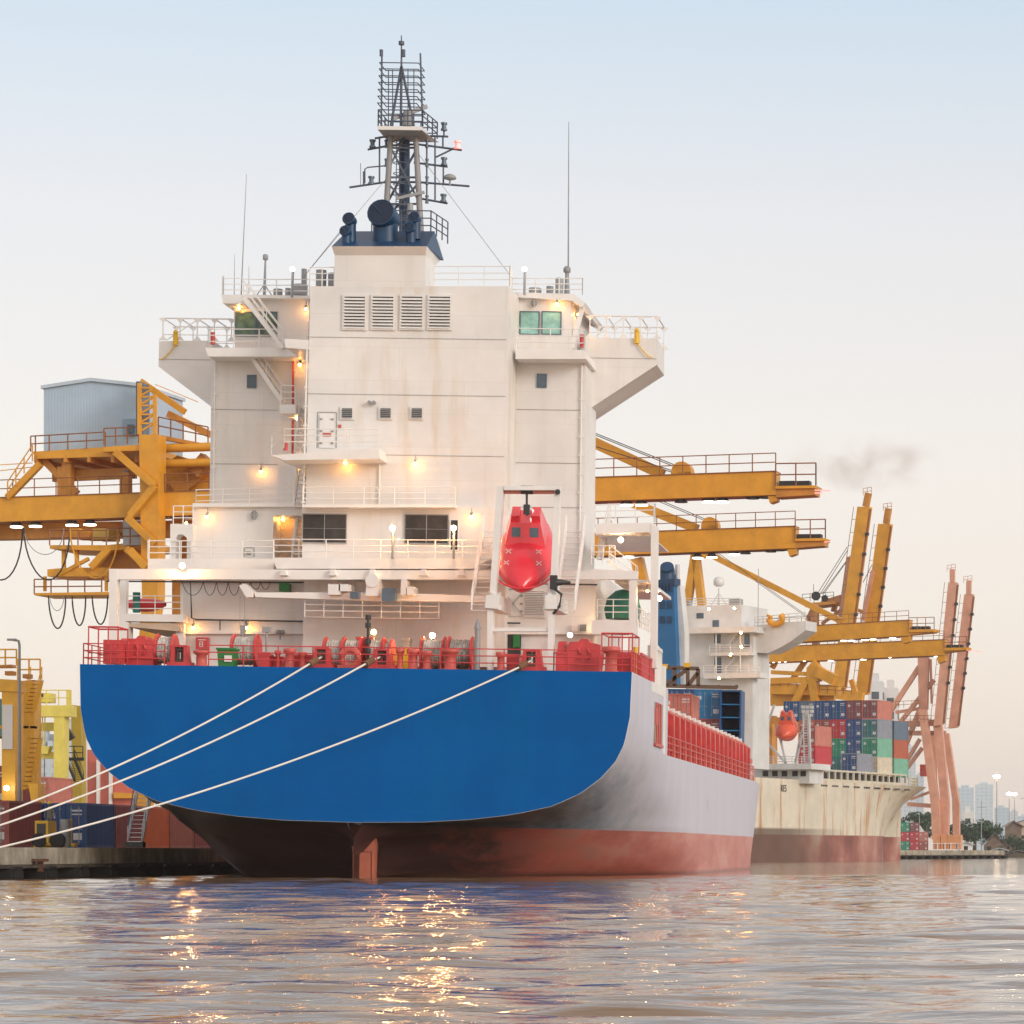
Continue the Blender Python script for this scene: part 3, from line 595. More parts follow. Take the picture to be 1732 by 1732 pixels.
# port corner cage and starboard cage of red bars
def cage(x0, x1, yt, Y0, Y1, nm='red_bar_cage'):
    a = S.at(x0, yt, y=Y0); b = S.at(x1, yt, y=Y0); mb = MB(); n = max(2, round((b.x-a.x)/.45))
    for Y in (Y0, Y1):
        mb.cyl((a.x,Y,a.z), (b.x,Y,a.z), .045, n=6); mb.cyl((a.x,Y,a.z-1.3), (b.x,Y,a.z-1.3), .03, n=6)
        for i in range(n+1): x = a.x+(b.x-a.x)*i/n; mb.cyl((x,Y,DZ), (x,Y,a.z), .035, n=5)
    for x in (a.x, b.x):
        mb.cyl((x,Y0,a.z), (x,Y1,a.z), .045, n=6)
    mb.cb(((a.x+b.x)/2+.3, (Y0+Y1)/2, DZ+.7), .9, .7, 1.2)
    part(nm, mb, M['red'], ship)
cage(150, 200, 1060, 162.4, 164.2); cage(1018, 1070, 1071, 166, 169)
# ---- funnel
mb = MB(); spoly(mb, [(566,432),(720,432),(720,486),(565,486)], 172, 175.0); fn = part('funnel', mb, M['white'], ship)
def ring4(pts, Y0, Y1): a, b = pts; p = S.at(*a, y=Y0); q = S.at(*b, y=Y0); return [(p.x,Y0,p.z),(q.x,Y0,q.z),(q.x,Y1,q.z),(p.x,Y1,p.z)]
mb = MB(); lo = ring4(((566,432),(720,432)), 172, 175); hi = ring4(((561,416.5),(722,416.5)), 171.5, 175.6); mb.add(lo+hi, [(0,1,5,4),(1,2,6,5),(2,3,7,6),(3,0,4,7)]); part('funnel_collar', mb, M['white_clean'], fn)
p0 = S.at(561,416.5,y=171.5); p1 = S.at(722,416.5,y=171.5); q0 = S.at(587,391,y=175.6); q1 = S.at(735,391,y=175.6)
mb = MB(); vs = [p0, p1, Vector((p1.x+.2,175.6,p1.z)), Vector((p0.x,175.6,p0.z)), q0, q1]
mb.add(vs, [(0,1,5,4),(1,2,5),(2,3,4,5),(3,0,4),(3,2,1,0)]); part('funnel_top', mb, M['blue'], fn)
def pipe(cx, yt, yb, r, Y, tilt=1, nm='exhaust_pipe', back=.8):
    b = S.at(cx, yb, y=Y); t = S.at(cx, yt, y=Y); rr = r/F*Y; mb = MB()
    mb.cyl(b, t, rr*.92, n=18); d = Vector((-.15, -1, .25)).normalized(); mb.cyl(t-d*rr*.4, t+d*rr*1.1, rr, n=20); mb.torus(t+d*rr*1.1, rr*.98, .04, ax=d, n=20, k=6)
    mb.mi = 1; mb.cyl(t+d*rr*1.1, t+d*(rr*1.1+.02), rr*.93, n=20)
    e = t+d*(rr*1.1+.03); mb.mi = 0; mb.bar(e-Vector((rr*.6,0,-rr*.6)), e+Vector((rr*.6,0,-rr*.6)), .04)
    part(nm, mb, [M['blue'], mat('sooty_blue',(.004,.018,.05),.7) if 'sooty_blue' not in bpy.data.materials else bpy.data.materials['sooty_blue']], ship)
pipe(652, 370, 414, 23, 173.4); pipe(593, 374, 412, 10, 173); pipe(586, 394, 412, 8.5, 172.6); pipe(703, 371, 405, 9, 173.2); pipe(695, 388, 414, 9, 172.8)
# casing top equipment
mb = MB(); p = S.at(543,484,y=174.5)
for dx, r, h in ((0,.28,.85),(.62,.24,.7)): mb.cyl(p+Vector((dx,0,0)), p+Vector((dx,0,h)), r, n=14); mb.cyl(p+Vector((dx,0,h*.7)), p+Vector((dx,0,h*.76)), r+.02, n=14)
part('roof_tank', mb, M['grey'], ship)
# ---- radar mast
MY = 178.0
def mp(x, y, dy=0): return S.at(x, y, y=MY+dy)
mb = MB()
for (xb, xt) in ((651,661), (712,703)): mb.cyl(mp(xb,395), mp(xt,228), .17, .15, n=12)
mb.mi = 1; mb.cyl(mp(684,395,1.6), mp(684,228,1.0), .3, n=12); mast = part('radar_mast', mb, [mat('pale_mast_leg',(.27,.27,.28),.5), M['blue']], ship)
mb = MB()
for a, b in (((661,250),(708,340)),((706,250),(654,345)),((656,310),(706,365)),((708,310),(650,372)),((660,280),(684,232)),((655,345),(712,345)),((658,300),(706,300)),((661,250),(704,250)),((651,372),(713,372))):
    mb.bar(mp(*a), mp(*b,.3), .1)
ladder(mb, mp(676,395,.8), mp(678,222,.8)); 
for i in range(8): mb.torus(mp(677,240+i*18,.3), .38, .025, ax=(0,0,1), n=12, k=4)
part('mast_bracing', mb, M['mast'], mast)
mb = MB(); a = mp(639,213,-1.6); b = mp(714,215,-1.6); mb.prism([(a.x,a.z),(b.x,a.z),(b.x,a.z-.2),(a.x,a.z-.2)], MY-1.6, MY+1.4)
cz = mp(684,224).z; mb.add([(a.x,MY-1.6,a.z-.2),(b.x,MY-1.6,a.z-.2),(b.x+.4,MY+1.4,a.z-.2),(a.x,MY+1.4,a.z-.2),(a.x+1.0,MY-.6,cz-.15),(b.x-.8,MY-.6,cz-.15),(b.x-.8,MY+.8,cz-.15),(a.x+1.0,MY+.8,cz-.15)], [(3,2,1,0),(4,5,6,7),(0,1,5,4),(1,2,6,5),(2,3,7,6),(3,0,4,7)])
part('mast_platform', mb, M['white'], mast)
mb = MB(); rail(mb, [(a.x,MY-1.5,a.z),(b.x,MY-1.5,a.z),(b.x+.3,MY+1.4,a.z),(a.x,MY+1.4,a.z)], .9, step=.9, r=.035, close=True); part('platform_railing', mb, M['mast'], mast)
# bow-shaped ladder rack of rods above the platform
mb = MB(); zT = lambda y: mp(680,y).z
xl, xr = mp(646,200).x, mp(712,200).x
for y in (113,124,136,148,160,172,184):
    z = zT(y); w = .9+(y-113)*.006
    for dy in (-w, w): mb.cyl((xl,MY+dy,z), (xr,MY+dy,z), .030, n=5)
    for x in (xl, xr): mb.cyl((x,MY-w,z), (x,MY+w,z), .030, n=5)
for x, yt in ((646,84),(711,90)): mb.cyl(mp(x-1 if x<680 else x+4,213,-.9), mp(x,yt,-.9), .05, n=6)
for x in (657,664,690,700): mb.cyl(mp(x,213,.9), mp(x,118,.9), .03, n=5)
for xb in (661,678,700): mb.cyl(mp(xb,213), mp(679,112), .07, n=6)
mb.cyl(mp(679,120), mp(679,60), .06, .03, n=6); mb.cyl(mp(679,76), mp(679,70), .16, n=8); mb.cyl(mp(682,96), mp(682,84), .12, n=8); mb.cyl(mp(645,95,-.9), mp(645,84,-.9), .1, n=8)
part('mast_top_frame', mb, M['mast'], mast)
mb = MB(); p = mp(689,202); mb.cyl(p-Vector((0,0,.35)), p+Vector((0,0,.45)), .3, .22, n=12); mb.bar(mp(664,201), mp(722,180,.8), .2, .22); part('radar_scanner', mb, M['grey'], mast)
mb = MB(); p = mp(694,345,-.5); mb.cyl(p-Vector((0,0,.6)), p, .16, n=10); mb.bar(mp(670,336,-.5), mp(718,325,-.2), .13, .15); part('small_radar_scanner', mb, M['grey'], mast)
# yards
mb = MB()
for pts in (((622,253),(660,246),(706,244),(781,254)),((591,317),(652,308),(706,308),(794,315)),((634,234),(658,230)),((727,230),(758,231)),((700,275),(757,282)),((712,336),(757,344))):
    mb.tube([mp(x,y,.2) for x, y in pts], .06, 6)
for x, y0, y1 in ((642,232,310),(736,232,338),(751,215,231),(749,248,232),(750,270,310),(615,312,290),(722,240,338)): mb.cyl(mp(x,y0,.2), mp(x,y1,.2), .05, n=5)
mb.bar(mp(737,266,.2), mp(770,250,.2), .08); mb.tube([mp(617,310,.2), mp(617,286,.2), mp(622,283,.2), mp(655,280,.2)], .04, 5)
mb.cyl(mp(610,312,.2), mp(610,276,.2), .02, n=4)
part('mast_yard', mb, M['mast'], mast)
mb = MB()
def lantern(x, y, m=0, r=.18):
    p = mp(x, y, .1); mb.mi = m; mb.cyl(p, p+Vector((0,0,.1)), r, n=8); mb.cyl(p+Vector((0,0,.1)), p+Vector((0,0,.34)), r*.7, n=8); mb.cyl(p+Vector((0,0,.34)), p+Vector((0,0,.44)), r, n=8)
for x, y in ((630,250),(628,312),(751,221),(751,280),(750,342)): lantern(x, y)
for y in (250,282,312,344): lantern(722, y, r=.1)
for y in (250,282): lantern(653, y, r=.1)
part('signal_lantern', mb, [M['steelblue']], mast)
mb = MB(); lantern(774, 252, r=.2); part('red_signal_lantern', mb, M['redl'], mast)
mb = MB(); p = mp(761,305); mb.cyl(p-Vector((0,0,.3)), p, .05, n=6); mb.lathe([(.08,0),(.34,.08),(.36,.14),(.28,.26),(.12,.34),(.01,.36)], p, n=14); part('dome_antenna', mb, M['grey'], mast)
# mast foot platform
a = mp(628,392,-.8); b = mp(728,392,-.8); mb = MB().box(a.x, b.x, MY-.8, MY+2.5, a.z-.35, a.z); part('mast_foot_deck', mb, M['white'], ship)
mb = MB(); rail(mb, [(a.x,MY-.7,a.z),(b.x,MY-.7,a.z),(b.x+.4,MY+2.4,a.z)], 1.2, step=.9, r=.035); part('mast_foot_railing', mb, M['mast'], ship)
# whip antennas, poles and roof gear
for x, yb, x2, yt, Y, r in ((408,500,417,294,179,.03),(961,500,962,206,178,.04),(396,500,397,430,179,.02),(421,500,421,450,180,.02)): mb.cyl(S.at(x,yb,y=Y), S.at(x2,yt,y=Y), r*1.3, r*.5, n=5) if False else part('whip_antenna', MB().cyl(S.at(x,yb,y=Y), S.at(x2,yt,y=Y), r*1.3, r*.5, n=5), M['grey'], ship)
mb = MB(); p = S.at(447,503,y=179); q = S.at(449,440,y=179); mb.cyl(p, q, .09, .05, n=8); mb.lathe([(.1,0),(.15,.05),(.15,.25),(.1,.32),(.01,.34)], q, n=12)
for dx in (-.5, .5): mb.cyl(p+Vector((dx,0,0)), p+Vector((0,0,.7)), .03, n=5)
part('satellite_dome_post', mb, M['grey'], ship)
mb = MB(); p = S.at(959,500,y=178); q = S.at(959,462,y=178); mb.cyl(p, q, .16, .1, n=10); mb.lathe([(.12,0),(.2,.06),(.2,.25),(.12,.36),(.01,.4)], q, n=12); part('satellite_dome_post', mb, M['grey'], ship)
for x, y, w, h, Y in ((470,503,.5,.45,178.6),(508,500,.8,.6,178.4),(514,498,.3,1.4,179),(905,500,.7,.4,178),(930,500,.4,.5,179),(946,500,.45,.95,177),(487,503,.3,.5,178.6)): p = S.at(x,y,y=Y); part('roof_equipment', MB().cyl(p, p+Vector((0,0,h)), w/2, n=10), M['grey'], ship)
# stays (thin wires) from the mast
mb = MB()
for a, b in (((700,250,178),(866,470,176)),((655,300,178),(512,470,177)),((585,380,173),(512,470,177))): mb.cyl(S.at(a[0],a[1],y=a[2]), S.at(b[0],b[1],y=b[2]), .018, n=4)
part('mast_stay', mb, M['grey'], ship)
# ---- lamps
def lamp(x, y, Y, big=0, m='bulb', post=None):
    p = S.at(x, y, y=Y); mb = MB(); r = .065 if not big else .125
    if big:
        mb.cyl(p+Vector((0,.05,0)), p+Vector((0,.3,0)), r*1.25, r*.6, n=12)
        if post: mb.cyl(S.at(x,post,y=Y+.2), p+Vector((0,.2,-.1)), .07, n=8)
        else: mb.bar(p+Vector((0,.25,0)), p+Vector((0,.6,0)), .08)
    else: mb.cyl(p+Vector((0,0,r*.8)), p+Vector((0,0,r+.16)), .07, .05, n=8); mb.bar(p+Vector((0,0,r+.1)), p+Vector((0,.35,r+.18)), .05); mb.cyl(p+Vector((0,.1,r+.05)), p+Vector((.0,.1,r+.4)), .02, n=5)
    l = part('floodlight' if big else 'wall_lamp', mb, M['grey'], ship)
    g = MB().ball(p, r, n=10); part('bulb', g, M[m], l); return l
for x, y, Y in ((404,522,177.3),(517,523,177.3),(507,617,176.9),(502,708,176.0),(512,782,174.2),(441,798,177.1),(584,784,171.5),(702,784,171.6),(350,874,173.6),(479,879,175.3),(797,874,171.4),
                (326,1062,172.8),(417,1062,172.8),(672,1067,172.8),(942,514,175.6),(968,536,178.0),(978,532,177.0),(655,1066,172.7),(1039,1062,172.9),(289,1064,174.5),(315,885,174.5),(1095,1000,173.4)): lamp(x, y, Y)
for x, y, Y, m, post in ((664,893,169.3,'flood',945),(767,893,169.3,'flood',945),(308,957,169.3,'flood',None),(1050,913,172.0,'flood2',None),(731,1075,168.5,'flood',1128),(632,1069,168.7,'bulb',1128),(887,455,175,'cool',499),(494,455,176.5,'cool',503),(964,1074,172.0,'cool',None),(1020,1058,173.0,'flood2',None)): lamp(x, y, Y, 1, m, post)
lamp(1115,1012,178,1,'flood2')
# ---- provision crane and monorail gear under the upper beam
mb = MB(); a = S.at(404,990,y=169.5); b = S.at(428,1008,y=169.5)
spoly(mb, [(404,990),(414,987),(428,1000),(427,1010),(416,1010)], 169.3, 170.3); spoly(mb, [(430,1002),(640,1002),(820,1008),(820,1018),(640,1016),(432,1010)], 169.5, 170.2); pc = part('provision_crane', mb, M['white_clean'], ship)
for x0, y0, x1, y1 in ((555,988,575,1006),(573,988,590,1000),(619,985,640,1008),(678,980,686,1006),(688,992,700,1006)): part('hoist_motor', sbox(MB(), x0, y0, x1, y1, 169.0, 170.3), M['white_clean'], pc)
mb = MB(); p = S.at(629,982,y=168.9); mb.cyl(p, p+Vector((0,1,0)), .35, n=14); part('hoist_motor', mb, M['white_clean'], pc)
blk('junction_box', M['steelblue'], (592,1000,606,1012,168.7,169.3), (646,995,668,1017,168.7,169.4))
mb = MB()
for x in (479, 562, 629, 716, 780): spoly(mb, [(x-4,963),(x+4,963),(x+4,969),(x+7,973),(x-7,973),(x-4,969)], 169.3, 170.2)
part('beam_bracket', mb, M['white_clean'], ship)
mb = MB(); mb.cyl(S.at(406,1008,y=169.6), S.at(406,1060,y=169.6), .02, n=4); mb.cyl(S.at(414,1008,y=169.6), S.at(414,1060,y=169.6), .02, n=4); mb.cb(S.at(411,1066,y=169.6), .25, .2, .5); mb.torus(S.at(411,1076,y=169.6), .1, .03, n=10, k=5); part('crane_hook', mb, M['grey'], pc)
blk('green_locker', M['green'], (472,986,488,1000,172.4,173.1))
# ---- lifeboat davit
def dv(name, polys, m=M['white_clean']):
    mb = MB()
    for p, y0, y1 in polys: spoly(mb, p, y0, y1)
    return part(name, mb, m, ship)
dav = dv('lifeboat_davit', [([(840,822),(852,822),(851,832),(838,1006),(828,1006)], 164.6, 165.2), ([(938,822),(948,822),(940,1006),(930,1006),(938,832)], 164.6, 165.2), ([(852,822),(938,822),(938,829),(852,829)], 164.55, 165.15),
     ([(822,1006),(845,1006),(843,1030),(820,1028)], 164.2, 168.5), ([(922,1006),(942,1006),(942,1030),(922,1030)], 164.2, 168.5), ([(824,1028),(834,1028),(832,1134),(824,1134)], 164.4, 165), ([(927,1030),(937,1030),(935,1134),(926,1134)], 164.4, 165), ([(832,1062),(930,1062),(930,1068),(832,1068)], 164.5, 164.9)])
dv('davit_top_beam', [([(850,829),(938,829),(938,833),(850,833)], 164.7, 165.4)], mat('davit_underside_red', (.45,.14,.09), .5))
mb = MB(); p = S.at(892,829,y=164.9); mb.cyl(p+Vector((-.3,-.1,0)), p+Vector((.3,-.1,0)), .22, n=10); mb.cyl(S.at(891,832,y=164.9), S.at(891,872,y=164.9), .06, n=6); mb.cb(S.at(891,862,y=164.9), .3, .3, .5); mb.cyl(S.at(943,832,y=164.4), S.at(943,832,y=164.55), .14, n=12); part('davit_tackle', mb, M['dark'], ship)
mb = MB(); # slanted launching rails with rollers
for x in (836, 930): mb.bar(S.at(x,1010,y=164.4), S.at(x,925,y=171.5), .2, .35)
for x in (845, 922):
    for i in range(5): mb.cb(S.at(x,1028-i*22,y=164.5+i*.9), .18, .2, .25)
part('launching_ramp', mb, M['white_clean'], ship)
mb = MB(); stairs(mb, S.at(797,1033,y=164.6), S.at(818,900,y=170.6), (.95,0,0), n=14); part('lifeboat_access_stair', mb, M['white_clean'], ship)
mb = MB(); stairs(mb, S.at(940,1033,y=164.6), S.at(958,900,y=170.6), (.95,0,0), n=14); part('lifeboat_access_stair', mb, M['white_clean'], ship)
mb = MB(); p = S.at(940,985,y=164.4); q = S.at(965,985,y=164.6); mb.cyl(p, q, .2, .06, n=10); mb.cb(p+Vector((-.1,0,0)), .35,.35,.7); mb.tube([p+Vector((-.1,0,-.3)), p+Vector((.3,0,-.6)), p+Vector((.2,0,-1.2)), p+Vector((-.1,0,-1.6))], .07, 6); part('hydraulic_pump', mb, M['dark'], ship)
# ---- the lifeboat
def lifeboat(fr, base, L, B, H, tilt, label, yaw=0, body=M['lifeboat'], plain=False):
    T = thing('lifeboat', label, 'lifeboat', fr, base); mt = Matrix.Translation(Vector(base)) @ Matrix.Rotation(yaw, 4, 'Z') @ Matrix.Rotation(tilt, 4, 'X')
    # local boat axes: bow towards -y
    rows = []; n = 22; ns = 17
    for i in range(ns):
        t = i/(ns-1); y = -L/2+L*t; w = B/2*min(1, (max(0, math.sin(min(1, t*1.9)*math.pi/2)))**.55)*(1-.25*max(0, t-.7)/.3); hk = H*.42*(.25+.75*min(1, t*2.0)**.8); ht = H*.36*min(1, .25+t*2.2)**.8
        if i == 0: w, hk, ht = .12, .25, .12
        row = []
        for k in range(n):
            a = 2*math.pi*k/n; x = math.copysign(abs(math.cos(a))**.8, math.cos(a))*w; z = math.sin(a)
            z = z*ht if z > 0 else -abs(z)**1.0*hk
            if math.sin(a) < 0: x *= 1-.15*abs(math.sin(a))
            row.append(mt @ Vector((x, y, z)))
        rows.append(row)
    mb = MB(); vs = [v for r_ in rows for v in r_]
    mb.add(vs, [(i*n+k, i*n+(k+1)%n, (i+1)*n+(k+1)%n, (i+1)*n+k) for i in range(ns-1) for k in range(n)], True); mb.add(vs, [list(range(n)), list(reversed(range((ns-1)*n, ns*n)))])
    part('hull', mb, body, T)
    mb = MB(); c = [(-.34*B,-.02*L,.3*H),(.34*B,-.02*L,.3*H),(.36*B,.34*L,.3*H),(-.36*B,.34*L,.3*H),(-.25*B,.09*L,.66*H),(.25*B,.09*L,.66*H),(.25*B,.33*L,.66*H),(-.25*B,.33*L,.66*H)]
    mb.add([mt @ Vector(p) for p in c], [(3,2,1,0),(4,5,6,7),(0,1,5,4),(1,2,6,5),(2,3,7,6),(3,0,4,7)])
    for sx in (-1, 1): mb.add([mt @ Vector(p) for p in ((sx*.10*B,.12*L,.66*H),(sx*.25*B,.12*L,.66*H),(sx*.25*B,.30*L,.66*H),(sx*.10*B,.30*L,.66*H),(sx*.10*B,.13*L,.76*H),(sx*.24*B,.13*L,.76*H),(sx*.24*B,.30*L,.76*H),(sx*.10*B,.30*L,.76*H))], [(4,5,6,7) if sx > 0 else (7,6,5,4)]+[tuple(f) if sx > 0 else tuple(reversed(f)) for f in ((0,1,5,4),(1,2,6,5),(2,3,7,6),(3,0,4,7))])
    cab = part('cabin', mb, body, T)
    for sx in (-1, 1):
        mb = MB(); f = lambda u, v: mt @ Vector((sx*.15*B+u*B*.075, (-.02+.11*v)*L-.03, (.3+.36*v)*H)); mb.add([f(-1,.42), f(1,.42), f(.95,.82), f(-.95,.82)], [(0,1,2,3) ]); part('cabin_window', mb, M['steelblue'], cab)
    mb = MB(); mb.tube([mt @ Vector((math.cos(a)*B*.505*min(1,1), -L*.16-math.sin(a)*L*.34, .0)) for a in np.linspace(.05, math.pi-.05, 22)], .05, 6); part('fender_strip', mb, body, T)
    if not plain:
        mb = MB()
        for x, t in ((-.27,.22),(.27,.22),(-.25,.36),(.25,.36)):
            c = mt @ Vector((x*B, -L/2+L*t, H*.36*.93*min(1,.25+t*2.2)**.8)); 
            for d in (Vector((.13,0,.10)), Vector((.13,0,-.10))): mb.bar(c-d+Vector((0,-.1,0)), c+d+Vector((0,-.1,0)), .03)
        part('reflective_cross', mb, M['white_clean'], T)
    return T
p = S.at(889,948,y=167.2)
lifeboat(S, p, 6.0, 3.05, 2.85, R(33), 'red free fall lifeboat pointing down, hung in the white davit frame on the stern', yaw=R(4))
# ------------------------------------------------------------------ mooring gear on the poop deck
def sp(x, y, Y): return S.at(x, y, y=Y)
def drum(x0, x1, yt, Y, name='rope_drum', rope=M['rope'], fill=.8):
    a = sp(x0, yt, Y); b = sp(x1, yt, Y); r = (a.z-DZ)/2*.93; zc = a.z-r; mb = MB()
    for x in (a.x, b.x): mb.cyl((x-.06,Y,zc), (x+.06,Y,zc), r, n=22); mb.torus((x,Y,zc), r, .05, ax=(1,0,0), n=22, k=5)
    mb.cyl((a.x,Y,zc), (b.x,Y,zc), r*.35, n=10)
    for x in (a.x, b.x): mb.prismx([(Y-.5,DZ),(Y+.5,DZ),(Y+.15,zc),(Y-.15,zc)], x-.14, x-.07)
    d = part(name, mb, M['red'], ship); mb = MB(); n = max(4, int((b.x-a.x)/.13)); w = (b.x-a.x-.14)/n
    for i in range(n): x = a.x+.07+w*(i+.5); mb.torus((x,Y,zc), r*fill-(.02 if i % 2 else 0)-random.random()*.03, w*.56, ax=(1,0,0), n=18, k=6)
    mb.cyl((a.x+.07,Y,zc), (b.x-.07,Y,zc), r*fill*.97, n=18); part('coiled_rope', mb, rope, d)
drum(397,436,1073,165.5); drum(552,582,1078,166.5); drum(584,612,1078,166.8); drum(627,650,1078,167); drum(652,664,1082,166.8); drum(716,753,1077,166.6); drum(761,800,1077,165.8, rope=mat('grey_rope',(.33,.31,.29),.9,var=.3,scale=4)); drum(268,296,1073,165.4)
def housing(x0, x1, yt, Y, name='windlass_housing', flip=1):
    a = sp(x0, yt, Y); b = sp(x1, yt, Y); w = b.x-a.x; h = a.z-DZ; f = lambda u: (a.x+u*w if flip > 0 else b.x-u*w)
    mb = MB().prism([(f(0),DZ),(f(0),DZ+h*.68),(f(.08),DZ+h*.9),(f(.35),DZ+h*.92),(f(.42),DZ+h),(f(.62),DZ+h),(f(.68),DZ+h*.9),(f(.98),DZ+h*.84),(f(1),DZ+h*.6),(f(.93),DZ)], Y, Y+1.7)
    for u in (.35, .62): mb.tube([Vector((f(u)+.12*math.sin(t*3),Y-.05,DZ+h*(.72-.3*t))) for t in np.linspace(0,1,6)], .07, 6)
    mb.box(min(f(.05),f(.95)), max(f(.05),f(.95)), Y-.08, Y, DZ+h*.28, DZ+h*.33)
    p = part(name, mb, M['red'], ship)
    mb = MB().cyl((f(-.05),Y+.9,DZ+h*.55), (f(-.28),Y+.9,DZ+h*.55), h*.4, n=18); part('drum_guard', mb, M['red'], p)
housing(213,262,1075,164.6); housing(958,1016,1080,164.4, flip=1)
def frame(x0, x1, yt, Y, name='fairlead_roller_frame'):
    a = sp(x0, yt, Y); b = sp(x1, yt, Y); w = b.x-a.x; h = a.z-DZ; xm = (a.x+b.x)/2; mb = MB()
    mb.prism([(a.x,DZ),(a.x+w*.28,DZ),(a.x+w*.28,DZ+h),(a.x+w*.14,DZ+h)], Y, Y+.7); mb.prism([(b.x,DZ),(b.x-w*.28,DZ),(b.x-w*.28,DZ+h),(b.x-w*.14,DZ+h)], Y, Y+.7)
    mb.box(a.x+w*.14, b.x-w*.14, Y-.004, Y+.7, DZ+h, DZ+h*1.1); mb.box(a.x-.1, b.x+.1, Y-.05, Y+.75, DZ, DZ+.25)
    p = part(name, mb, M['red'], ship); mb = MB()
    for u in (.36, .64): mb.cyl((a.x+w*u,Y+.25,DZ+.25), (a.x+w*u,Y+.25,DZ+h), .12, n=10)
    for zz in (.3, h-.15): mb.cyl((a.x+w*.3,Y+.2,DZ+zz), (b.x-w*.3,Y+.2,DZ+zz), .11, n=10)
    part('roller', mb, mat('worn_roller', (.10,.07,.055), .6, var=.3), p)
frame(286,320,1094,163.2); frame(527,560,1098,163); frame(626,664,1100,163); frame(879,919,1102,163)
def bollard(x, w, yt, Y, name='mooring_bollard', cap=1.25, m='red2'):
    p = sp(x, yt, Y); r = w/2*Y/F; h = p.z-DZ
    part(name, MB().lathe([(r*1.1,0),(r*1.1,.08),(r*.82,.12),(r*.8,h*.72),(r*cap*.95,h*.8),(r*cap,h*.85),(r*cap,h*.97),(r*cap*.9,h)], (p.x,Y,DZ), n=16), M[m], ship)
for x, w, yt, Y in ((341,22,1100,163),(448,14,1103,164),(470,9,1100,164),(490,17,1097,163.4),(512,12,1103,163.6),(722,16,1101,163),(699,18,1098,163.2),(762,24,1097,163),(847,14,1103,163.2),(1034,25,1094,163.2),(677,12,1096,163.4)): bollard(x, w, yt, Y)
def rbox(name, m, x0, x1, yt, Y, d=.9, b=DZ):
    a = sp(x0, yt, Y); c = sp(x1, yt, Y); mb = MB().box(a.x, c.x, Y, Y+d, b, a.z); mb.box(a.x-.04, c.x+.04, Y-.04, Y+d+.04, a.z-.09, a.z+.03); return part(name, mb, M[m], ship)
rbox('deck_locker','red',437,455,1106,163.5); rbox('deck_locker','red',857,878,1107,164); rbox('deck_locker','red',455,478,1111,164.3); rbox('deck_locker','red',497,527,1108,164.3); rbox('winch_motor_box','yellow',668,690,1096,164.6); rbox('winch_gearbox','red',603,622,1078,167.4); rbox('winch_gearbox','red',940,958,1103,164.4); rbox('control_cabinet','grey',680,691,1081,169)
mb = MB(); p = sp(592,1111,163.1); mb.torus((p.x,163.1,DZ+.55), .42, .17, ax=(0,1,0), n=24, k=10); mb.box(p.x-.6,p.x+.6,162.9,163.4,DZ,DZ+.2); part('panama_chock', mb, M['red2'], ship)
# wall box, lamp stands and vent pole
b_ = blk('fire_hose_box', M['red'], (331,1078,351,1098,172.7,173.15)); mb = MB(); a = sp(337,1085,172.69); c = sp(346,1094,172.69); w = .035
for q in ((a.x,a.x+w,a.z,c.z),(a.x,c.x-.08,a.z,a.z-w),(a.x,c.x-.14,(a.z+c.z)/2+w/2,(a.z+c.z)/2-w/2),(a.x,c.x-.08,c.z+w,c.z),(c.x-.12,c.x-.12+w,a.z-.05,c.z+.05),(a.x-.06,c.x+.06,a.z+.11,a.z+.07)): mb.box(q[0], q[1], 172.68, 172.695, q[3], q[2])
part('hose_symbol', mb, M['white_clean'], b_)
mb = MB(); p = sp(451,1069,165); mb.cyl((p.x,165,DZ), p, .06, n=8); mb.cb((p.x,165,p.z+.12), .45, .2, .28); part('deck_light_stand', mb, M['grey'], ship)
mb = MB(); p = sp(808,1047,163.5); mb.cyl((p.x,163.5,DZ), (p.x,163.5,p.z-.5), .15, n=10); mb.cyl((p.x,163.5,p.z-.5), p, .2, .03, n=10); part('vent_pole', mb, M['grey'], ship)
mb = MB(); p = sp(623,1040,164); mb.cyl((p.x,164,DZ), p, .07, n=8)
for dz in (.0,-.4,-1.2,-1.7,-2.3): mb.cyl((p.x,164,p.z+dz-.25), (p.x,164,p.z+dz), .15, n=10)
part('stern_light_post', mb, M['dark'], ship)
mb = MB(); p = sp(474,1066,172.8); mb.cyl(p, p-Vector((0,0,.5)), .05, n=6); mb.ball(p+Vector((-.12,0,-.1)), .13); mb.ball(p+Vector((.12,0,-.1)), .13); part('deck_loudspeaker', mb, M['grey'], ship)
mb = MB(); p = sp(430,871,173.8); mb.cyl(p-Vector((0,0,.25)), p+Vector((0,0,.25)), .09, n=8); mb.torus(p, .17, .03, n=12, k=5); part('wall_fitting', mb, M['grey'], ship)
mb = MB(); p = sp(903,513,175.8); mb.cyl(p-Vector((0,0,.2)), p+Vector((0,0,.2)), .09, n=8); mb.torus(p, .15, .03, n=12, k=5); part('wall_fitting', mb, M['grey'], ship)
mb = MB(); p = sp(629,681,171.8); 
for dx in (-.12,.12): mb.cyl(p+Vector((dx,-.15,0)), p+Vector((dx,.1,0)), .1, n=8)
part('twin_horn', mb, M['grey'], ship)
blk('framed_notice', M['grey'], (981,1056,992,1068,172.95,173.1)); blk('framed_notice', M['white_clean'], (967,1056,978,1068,172.95,173.1))
mb = MB(); a = sp(262,1062,173.2); mb.tube([sp(x,y,175) for x,y in ((218,1056),(262,1062),(296,1064))], .05, 5); part('deckhead_pipe', mb, M['white_clean'], ship)
